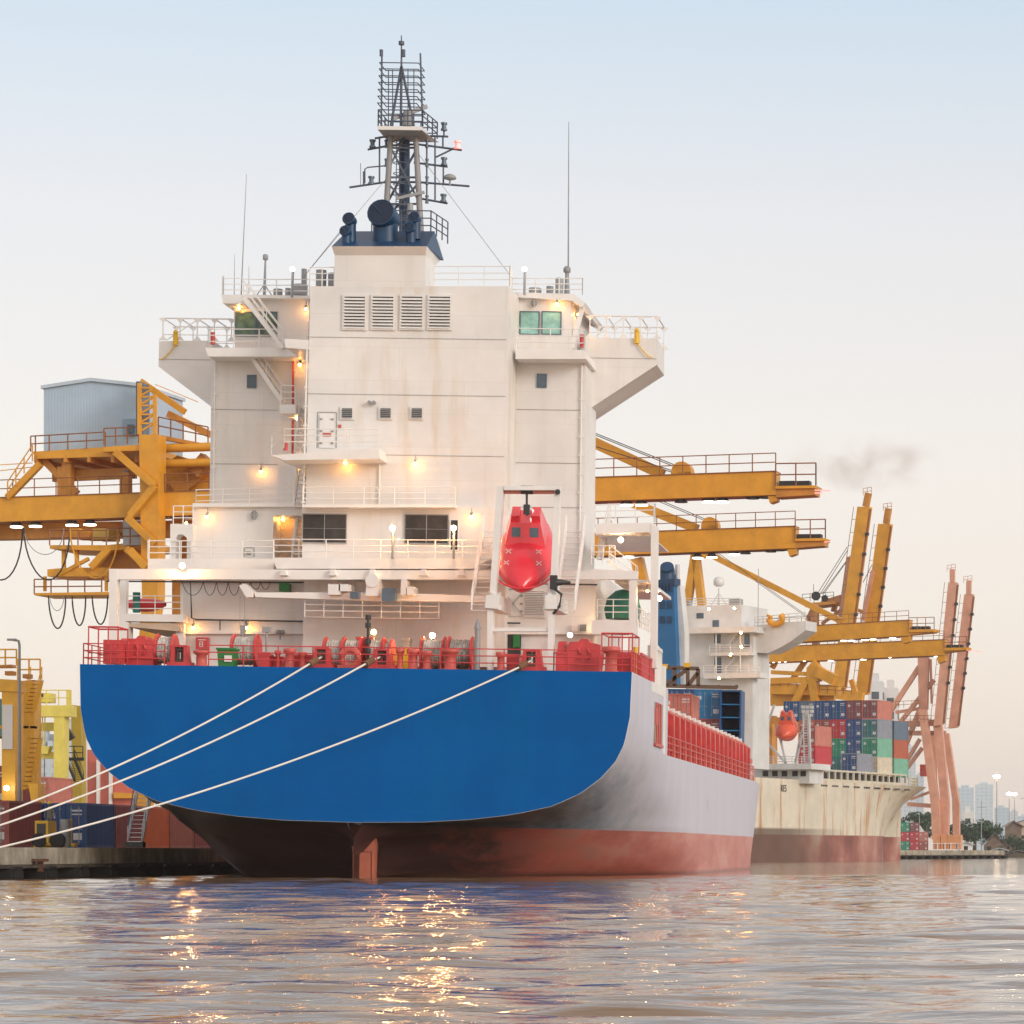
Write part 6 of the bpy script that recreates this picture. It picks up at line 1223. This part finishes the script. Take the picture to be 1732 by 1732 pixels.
# salmon crane base behind the rope
G3 = Fr(Matrix.Translation(WLD.at(180, 1438, y=335))); T = thing('crane_portal_base', 'salmon red crane portal with pale stripes half hidden by the blue stern', 'crane', G3, (0,0,-.1)); b = PB(G3, 0)
b.poly([(146,1268),(160,1268),(235,1345),(235,1438),(146,1438)], 1, 4).done('portal_panel', mat('salmon_panel',(.60,.16,.12),.5), T)
for x in (141, 163, 184): b.poly([(x,1240 if x < 150 else 1285),(x+5,1240 if x < 150 else 1290),(x+5,1360),(x,1360)], .4, .8)
b.done('white_pillar', M['white_clean'], T); b.poly([(192,1340),(225,1342),(225,1350),(192,1350)], 0, 2).done('landing_beam', M['orange'], T)
# street lamp
lp = MB(); lp.cyl(WLD.at(33,1340,y=186), WLD.at(33,1090,y=186), .09, .07, n=8); lp.tube([WLD.at(33,1092,y=186), WLD.at(31.5,1084,y=186), WLD.at(27,1083,y=186), WLD.at(21,1082,y=186)], .075, 7); lp.cb(WLD.at(20,1082,y=186), .5,.25,.12)
p = WLD.at(33,1438,y=186); lp.cyl((p.x,186,1.54), (p.x,186,4.8), .12, n=8); solo('street_lamp', lp, M['grey'], WLD, (p.x,186,1.54), 'tall grey street lamp with a bent arm in front of the orange gantry', 'street lamp')
# gangway
T = thing('gangway_ladder', 'aluminium gangway ladder with hand ropes leaning down to the quay beside the hull', 'gangway', WLD, WLD.at(228,1430,y=176)); al = mat('aluminium', (.52,.53,.55), .35, .6)
mb = MB(); a = WLD.at(216,1424,y=175.5); c = WLD.at(232,1344,y=179); stairs(mb, a, c, (.78,0,0), n=11, hand=.75, r=.028); part('ladder_steps', mb, al, T); 
mb = MB(); mb.cb(a+Vector((.4,0,-.15)), 1.0,.6,.3); part('ladder_foot', mb, M['dark'], T); mb = MB(); mb.cyl(a+Vector((0,0,.9)), WLD.at(226,1335,y=178.5), .03, n=5); part('hand_rope', mb, M['dark'], T)
# yellow quay tractor
p = WLD.at(82,1432,y=176.5); T = thing('quay_tractor', 'small yellow cab vehicle parked in front of the navy container on the quay', 'tractor', WLD, (p.x,176.5,1.54)); b = PB(WLD, 176.5)
b.poly([(59,1388),(81,1388),(82,1425),(59,1425)], 0, 1.6).done('cab', M['yellow'], T); b.poly([(62,1393),(77,1393),(77,1411),(62,1411)], -.03, .0); b.done('cab_window', M['glass'], T); b.poly([(80,1412),(98,1413),(105,1421),(105,1430),(59,1430),(59,1425),(80,1425)], .1, 1.5).done('bonnet', M['yellow'], T)
for x in (66, 96): p_ = WLD.at(x,1430,y=176.5); part('wheel', MB().cyl((p_.x,176.45,1.95), (p_.x,176.85,1.95), .4, n=14), M['black'], T)
b.poly([(117,1385),(121,1385),(121,1430),(117,1430)], 1, 1.15); b.poly([(112,1426),(126,1426),(126,1432),(112,1432)], .8, 1.4); b.done('lifting_mast', M['yellow'], T)
mb = MB(); p_ = WLD.at(109,1400,y=177); mb.cyl((p_.x,177.2,1.6), (p_.x,177.2,3.1), .28, n=10); part('exhaust_stack', mb, M['grey'], T)
def person(base, shirt, helmet, label):
    T = thing('person', label, 'person', WLD, base); x, y, z = base
    me = bpy.data.meshes.new('body'); V = [(0,0,.95),(0,0,1.2),(0,0,1.42),(0,0,1.55),(0,-.02,1.70),(-.2,0,1.40),(-.26,-.05,1.12),(-.22,-.25,.98),(.2,0,1.40),(.27,-.04,1.12),(.25,-.18,.92),(-.11,0,.9),(-.12,-.02,.5),(-.12,0,.08),(-.12,-.14,.04),(.11,0,.9),(.13,-.03,.5),(.13,0,.08),(.13,-.14,.04)]
    E = [(0,1),(1,2),(2,3),(3,4),(2,5),(5,6),(6,7),(2,8),(8,9),(9,10),(0,11),(11,12),(12,13),(13,14),(0,15),(15,16),(16,17),(17,18)]
    me.from_pydata([Vector(v) for v in V], E, []); o = bpy.data.objects.new('body', me); COL.objects.link(o); o.parent = T
    md = o.modifiers.new('skin', 'SKIN'); rr = [.15,.15,.14,.06,.1,.07,.05,.04,.07,.05,.04,.09,.07,.05,.045,.09,.07,.05,.045]
    for i, r_ in enumerate(rr): me.skin_vertices[0].data[i].radius = (r_, r_*.8)
    me.skin_vertices[0].data[0].use_root = True; sb_ = o.modifiers.new('sub', 'SUBSURF'); sb_.levels = 1; sb_.render_levels = 1; me.materials.append(shirt)
    BASE[T.name] = Vector((0,0,0)); part('helmet', MB().lathe([(.15,0),(.13,.06),(.08,.13),(.01,.15)], (0,0,1.72), n=12), helmet, T)
pp = WLD.at(84,1430,y=178.6); person((pp.x,178.6,2.25), mat('work_clothes',(.16,.16,.15),.8), M['yellow'], 'person in dark work clothes and a yellow helmet standing behind the tractor')
bx = MB().box(pp.x-.8, pp.x+.8, 178.3, 179.2, 1.54, 2.25); solo('loading_step', bx.cb((pp.x,178.2,1.75), 1.2,.3,.4), M['yellow'], WLD, (pp.x,178.6,1.54), 'low yellow step behind the tractor that the worker stands on', 'step')
# ------------------------------------------------------------------ far bank
mb = MB(); mb.add([(2,700,.9),(60,690,.9),(900,640,.9),(4000,4400,.9),(-3000,4400,.9),(-400,1500,.9),(-60,1400,.9)], [list(range(7))]); mb.add([(2,700,-2),(60,690,-2),(900,640,-2),(900,640,.9),(60,690,.9),(2,700,.9)], [(0,1,4,5),(1,2,3,4)]); mb.add([(-60,1400,.9),(2,700,.9),(2,700,-2),(-60,1400,-2)], [(0,1,2,3)]); struct('far_bank', mb, mat('river_bank', (.13,.12,.09), .9))
WM = mat('far_window', (.07,.09,.11), .3)
def facade(px0, px1, top, Y, D, col, label, fw=3.2, fh=3.3, nm='apartment_tower', steps=0, wc=(.10,.13,.17)):
    a = WLD.at(px0, top, y=Y); c = WLD.at(px1, top, y=Y); T = thing(nm, label, 'building', WLD, ((a.x+c.x)/2, Y, .9)); m = mat(nm+'_wall', col, .8, var=.05, scale=.05)
    mb = MB().box(a.x, c.x, Y, Y+D, .9, a.z)
    part('tower_block', mb, m, T); part('roof_house', MB().box(a.x+(c.x-a.x)*.25, a.x+(c.x-a.x)*.7, Y+1, Y+D*.7, a.z, a.z+2.5+steps), m, T)
    if Y > 1400:     # far towers: window bands are a surface pattern
        t = m.node_tree; bs = t.nodes['Principled BSDF']; c = N(t, 'ShaderNodeTexCoord'); s3 = N(t, 'ShaderNodeSeparateXYZ'); t.links.new(c.outputs['Object'], s3.inputs[0]); ad = N(t, 'ShaderNodeMath', operation='ADD'); t.links.new(s3.outputs[0], ad.inputs[0]); t.links.new(s3.outputs[1], ad.inputs[1]); cc = N(t, 'ShaderNodeCombineXYZ'); t.links.new(ad.outputs[0], cc.inputs[0]); t.links.new(s3.outputs[2], cc.inputs[1])
        bt = N(t, 'ShaderNodeTexBrick', offset=0.0, inp={'Scale': 1.0, 'Mortar Size': 1.1, 'Mortar Smooth': .1, 'Brick Width': 5.0, 'Row Height': 4.2}); bt.inputs['Mortar'].default_value = (*col, 1); w2 = tuple(x*.78 for x in col); bt.inputs['Color1'].default_value = (*w2, 1); bt.inputs['Color2'].default_value = (*tuple(x*.88 for x in col), 1); t.links.new(cc.outputs[0], bt.inputs[0]); t.links.new(bt.outputs[0], bs.inputs['Base Color']); return T
    nx = max(1, int((c.x-a.x)/fw)); nz = min(11, int((a.z-3)/fh)); fh = (a.z-4)/nz; ny = max(1, int(D/fw))
    for j in range(nz):
        z = 3+j*fh
        for i in range(nx): x = a.x+(c.x-a.x)*(i+.25)/nx; part('window', MB().box(x, x+(c.x-a.x)/nx*.5, Y-.12, Y+.05, z, z+fh*.5), WM, T)
        for i in range(ny): y = Y+D*(i+.25)/ny; part('window', MB().box(c.x-.05, c.x+.12, y, y+D/ny*.5, z, z+fh*.5), WM, T)
    return T
facade(1619,1647,1332,3680,30,(.50,.62,.72),'left one of the two tallest hazy blue towers beyond the far bank'); facade(1649,1680,1327,3776,30,(.54,.66,.74),'right one of the two tallest hazy blue towers beyond the far bank')  # distance haze painted into the pale blue tower colours
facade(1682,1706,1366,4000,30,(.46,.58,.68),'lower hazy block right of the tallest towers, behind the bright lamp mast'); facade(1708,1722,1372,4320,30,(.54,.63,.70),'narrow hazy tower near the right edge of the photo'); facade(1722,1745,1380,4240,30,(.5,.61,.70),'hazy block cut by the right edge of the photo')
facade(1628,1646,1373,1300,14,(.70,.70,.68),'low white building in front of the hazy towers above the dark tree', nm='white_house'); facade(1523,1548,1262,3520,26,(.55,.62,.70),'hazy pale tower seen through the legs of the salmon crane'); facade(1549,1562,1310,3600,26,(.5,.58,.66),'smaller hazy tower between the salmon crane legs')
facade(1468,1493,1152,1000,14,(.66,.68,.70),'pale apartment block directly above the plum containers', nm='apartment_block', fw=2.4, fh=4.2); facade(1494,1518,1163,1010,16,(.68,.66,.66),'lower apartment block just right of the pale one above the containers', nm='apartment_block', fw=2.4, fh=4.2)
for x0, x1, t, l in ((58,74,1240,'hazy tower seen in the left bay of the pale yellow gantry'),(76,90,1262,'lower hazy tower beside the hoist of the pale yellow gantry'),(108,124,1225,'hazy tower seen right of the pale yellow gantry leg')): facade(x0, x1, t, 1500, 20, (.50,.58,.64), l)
# trees
leafm = {}
def tree(px, pyt, Y, Rw, Hc, label, col=(.035,.085,.05), gnd=.9, n=1500, seed=0, flat=1.0, nm='broadleaf_tree'):
    rnd = random.Random(seed); top = WLD.at(px, pyt, y=Y); x = top.x; H = top.z-gnd; T = thing(nm, label, 'tree', WLD, (x, Y, gnd))
    mb = MB(); mb.cyl((x,Y,gnd), (x+.3,Y,gnd+H*.5), Rw*.09, Rw*.06, n=8)
    cl = []
    for i in range(16):
        a = rnd.random()*6.28; r = Rw*.8*rnd.random()**.5; cz = gnd+H-Hc/2+Hc*.38*(rnd.random()*2-1)*math.sqrt(max(0,1-(r/Rw)**2)); c = Vector((x+r*math.cos(a), Y+r*math.sin(a)*.9, cz)); cl.append((c, Rw*(.24+.2*rnd.random())))
        if i < 7: mb.cyl((x+.2,Y,gnd+H*.42), c, Rw*.04, Rw*.012, n=5)
    part('trunk', mb, bark, T)
    lf = MB()
    for i in range(n):
        c, r = rnd.choice(cl); d = Vector((rnd.gauss(0,1),rnd.gauss(0,1),rnd.gauss(0,1))).normalized()*(rnd.random()**.4); q = c+Vector((d.x*r*1.15,d.y*r*1.15,d.z*r*.75*flat)); s = Rw*.055*(.6+rnd.random())
        u = Vector((rnd.gauss(0,1),rnd.gauss(0,1),rnd.gauss(0,1))).normalized(); v = u.cross(d+Vector((.01,.02,.03))).normalized(); lf.mi = rnd.choice((0,0,1,2)); lf.add([q-u*s, q-v*s*.7, q+u*s, q+v*s*.7], [(0,1,2,3)])
    part('crown', lf, [leafs[0], leafs[1], leafs[2]], T); return T
bark = mat('bark', (.08,.055,.04), .9); leafs = [mat('leaf', (.035,.085,.05), .7, var=.15), mat('leaf_light', (.06,.12,.05), .7, var=.15), mat('leaf_dark', (.02,.055,.04), .7, var=.15)]
tree(1549,1366,960,6.2,11,'large dark green tree behind the small container stack under the ship bow', seed=1, n=2600)
tree(1648,1379,880,6.5,8.5,'spreading dark tree right of the salmon crane legs', seed=2, n=2400); tree(1672,1390,900,5,6,'lower spreading tree joined to the right of the dark tree', seed=3, n=1500)
tree(1634,1392,860,4,6,'rounded tree close against the rightmost salmon crane leg', seed=6, n=1400); tree(1704,1410,800,3,4,'small bushy tree left of the wooden house', seed=4, n=900); tree(1724,1418,790,3.4,3.6,'bright green bush under the wooden house', seed=5, n=900); tree(1741,1415,795,3.4,3.6,'green bush at the right edge below the wooden house', seed=8, n=900)
# houses and sheds
def shed(px0, px1, eave, ridge, Y, D, wall, roof, label, nm='shed', door=True, over=.6, gx=True):
    a = WLD.at(px0, eave, y=Y); c = WLD.at(px1, eave, y=Y); rz = WLD.at(px0, ridge, y=Y).z; T = thing(nm, label, 'building', WLD, ((a.x+c.x)/2, Y, .9))
    part('wall', MB().box(a.x, c.x, Y, Y+D, .9, a.z), wall, T); xm = (a.x+c.x)/2; mb = MB()
    for xa, za, xb, zb in ((a.x-over,a.z-.1,xm,rz),(xm,rz,c.x+over,a.z-.1)): mb.add([(xa,Y-over,za),(xb,Y-over,zb),(xb,Y+D+over,zb),(xa,Y+D+over,za),(xa,Y-over,za+.2),(xb,Y-over,zb+.2),(xb,Y+D+over,zb+.2),(xa,Y+D+over,za+.2)], [(3,2,1,0),(4,5,6,7),(0,1,5,4),(1,2,6,5),(2,3,7,6),(3,0,4,7)])
    part('roof', mb, roof, T); part('gable', MB().prism([(a.x,a.z),(c.x,a.z),(xm,rz-.1)], Y, Y+D), wall, T)
    n = max(1, int((c.x-a.x)/2.2))
    for i in range(n):
        x = a.x+(c.x-a.x)*(i+.3)/n; part('window', MB().box(x, x+.9, Y-.05, Y-.003, (.9+a.z)/2-.2, (.9+a.z)/2+.7), M['glass'], T)
    return T
wood = mat('weathered_wood', (.20,.15,.12), .8, var=.2); tin = mat('old_tin_roof', (.16,.15,.16), .6, var=.2); lb = mat('pale_blue_tin', (.42,.50,.52), .5)
shed(1664,1702,1430,1410,760,14,wood,tin,'large dark roofed boat shed below the bright lamp mast'); shed(1672,1710,1441,1435,712,8,mat('blue_planks',(.10,.16,.22),.7),lb,'long low shed with pale tin roof at the water edge'); shed(1624,1645,1429,1425,740,5,M['white_clean'],lb,'little white cabin beside the feet of the salmon crane', nm='cabin')
shed(1700,1728,1398,1389,830,8,wood,mat('rust_roof',(.22,.12,.10),.7),'wooden stilt house with a reddish roof near the right edge', nm='stilt_house'); shed(1722,1760,1392,1385,835,8,mat('cream_wall',(.60,.52,.42),.7),tin,'cream walled house cut by the right edge of the photo', nm='house'); shed(1700,1745,1444,1439,700,6,wood,tin,'dark low boathouse at the water edge on the right')
p = WLD.at(1555,1400,y=940); T = thing('pavilion', 'pale tiered cone roofed pavilion in front of the large tree', 'pavilion', WLD, (p.x,940,.9)); mb = MB()
for k in range(5): mb.lathe([(2.9-k*.55,0),(2.3-k*.55,.75),(.01,.8)], (p.x,940,5.2+k*.75), n=8, smooth=False)
mb.cyl((p.x,940,9), (p.x,940,14), .1, .03, n=6); part('tiered_roof', mb, mat('pale_roof',(.50,.48,.46),.7), T); mb = MB()
for a in range(6): mb.cyl((p.x+2*math.cos(a),940+2*math.sin(a),.9), (p.x+2*math.cos(a),940+2*math.sin(a),5.3), .15, n=6)
part('pillar', mb, M['white_clean'], T)
# containers in the far yard
GF = 'containers stacked on the far quay'
for px, col in ((1531,('green','red','green')),(1547,('plum','red','red')),(1562,(None,'salmon','maroon'))):
    for k, c in enumerate(reversed(col)):
        if not c: continue
        a = WLD.at(px,1430,y=900); nmw = ('bottom','middle','top')[k]; col_w = {1531:'left',1547:'centre',1562:'right'}[px]
        container(c, f'{nmw} container of the {col_w} column in the small far stack under the bow', WLD, (a.x,900,1.56+2.6*k), group=GF, marks=True)
# lamp masts on the far bank
fl = lampmat('stadium_lamp', (1,.80,.55), 60)
for px, yt, Y, w, l in ((1686,1315,1000,9,'tall single lamp mast with a bright head in front of the hazy towers'),(1707,1344,1150,6,'left one of the two lamp masts near the right edge'),(1716,1344,1160,6,'right one of the two lamp masts near the right edge')):
    p = WLD.at(px, yt, y=Y); T = thing('lamp_mast', l, 'lamp mast', WLD, (p.x,Y,.9)); part('mast', MB().cyl((p.x,Y,.9), p, .25, .12, n=6), M['grey'], T); part('head_frame', MB().cb(p, w*Y/F+.3, .5, .4), M['grey'], T)
    k = 4
    for i in range(k): part('lamp', MB().ball(p+Vector(((i-(k-1)/2)*w*Y/F/k, -.5, .35)), .38), fl, T)
for px, yt, Y, l in ((1660,1355,780,'thin pole standing before the dark boat shed'),(1733,1340,800,'thin pole at the right edge')):
    p = WLD.at(px,yt,y=Y); solo('utility_pole', MB().cyl((p.x,Y,.9), p, .14, .08, n=6).cyl((p.x-1,Y,p.z-1.5),(p.x+1,Y,p.z-1.5),.06,n=5), M['grey'], WLD, (p.x,Y,.9), l, 'pole')
# ------------------------------------------------------------------ smoke and haze
sm = bpy.data.materials.new('smoke'); sm.use_nodes = True; t = sm.node_tree; t.nodes.clear(); o_ = N(t,'ShaderNodeOutputMaterial'); v = N(t,'ShaderNodeVolumePrincipled'); v.inputs['Color'].default_value = (.60,.45,.36,1)
c = N(t,'ShaderNodeTexCoord'); nz = N(t,'ShaderNodeTexNoise', inp={'Scale': .24, 'Detail': 6.0, 'Distortion': .3}); t.links.new(c.outputs['Object'], nz.inputs[0]); rr = ramp(t, nz.outputs[0], [(.46,(0,0,0)),(.75,(.10,.10,.10))])
vd = N(t,'ShaderNodeVectorMath', operation='LENGTH'); mpp = N(t,'ShaderNodeMapping', inp={3:(1/12,1/5,1/4.5)}); t.links.new(c.outputs['Object'], mpp.inputs[0]); t.links.new(mpp.outputs[0], vd.inputs[0]); fo = N(t,'ShaderNodeMapRange', inp={1:.25,2:1.0,3:1.0,4:0.0}); t.links.new(vd.outputs['Value'], fo.inputs[0])
ml = N(t,'ShaderNodeMath', operation='MULTIPLY'); t.links.new(rr.outputs[0], ml.inputs[0]); t.links.new(fo.outputs[0], ml.inputs[1]); m3 = N(t,'ShaderNodeMath', operation='MULTIPLY', inp={1: 2.2}); t.links.new(ml.outputs[0], m3.inputs[0]); t.links.new(m3.outputs[0], v.inputs['Density']); t.links.new(v.outputs[0], o_.inputs['Volume'])
p = WLD.at(1462,785,y=470); mb = MB().ball((0,0,0), 1, n=16); mb.xf(Matrix.Diagonal((12,5,4.5,1))); me = mesh_of('smoke_puff', mb, sm); o = bpy.data.objects.new('smoke_puff', me); COL.objects.link(o); o.location = p; o['kind'] = 'stuff'
HZ = bpy.data.materials.new('haze'); HZ.use_nodes = True; t = HZ.node_tree; t.nodes.clear(); o_ = N(t,'ShaderNodeOutputMaterial'); v = N(t,'ShaderNodeVolumePrincipled'); v.inputs['Color'].default_value = (.97,.975,.98,1); v.inputs['Density'].default_value = .00009; v.inputs['Anisotropy'].default_value = .2; t.links.new(v.outputs[0], o_.inputs['Volume'])
struct('haze', MB().box(-6100, 6100, -200, 4600, -13, 110), HZ, kind='stuff')
for o in bpy.data.objects:
    if 'label' in o and len(o['label'].split()) > 16: print('LONG', o.name, o['label'])
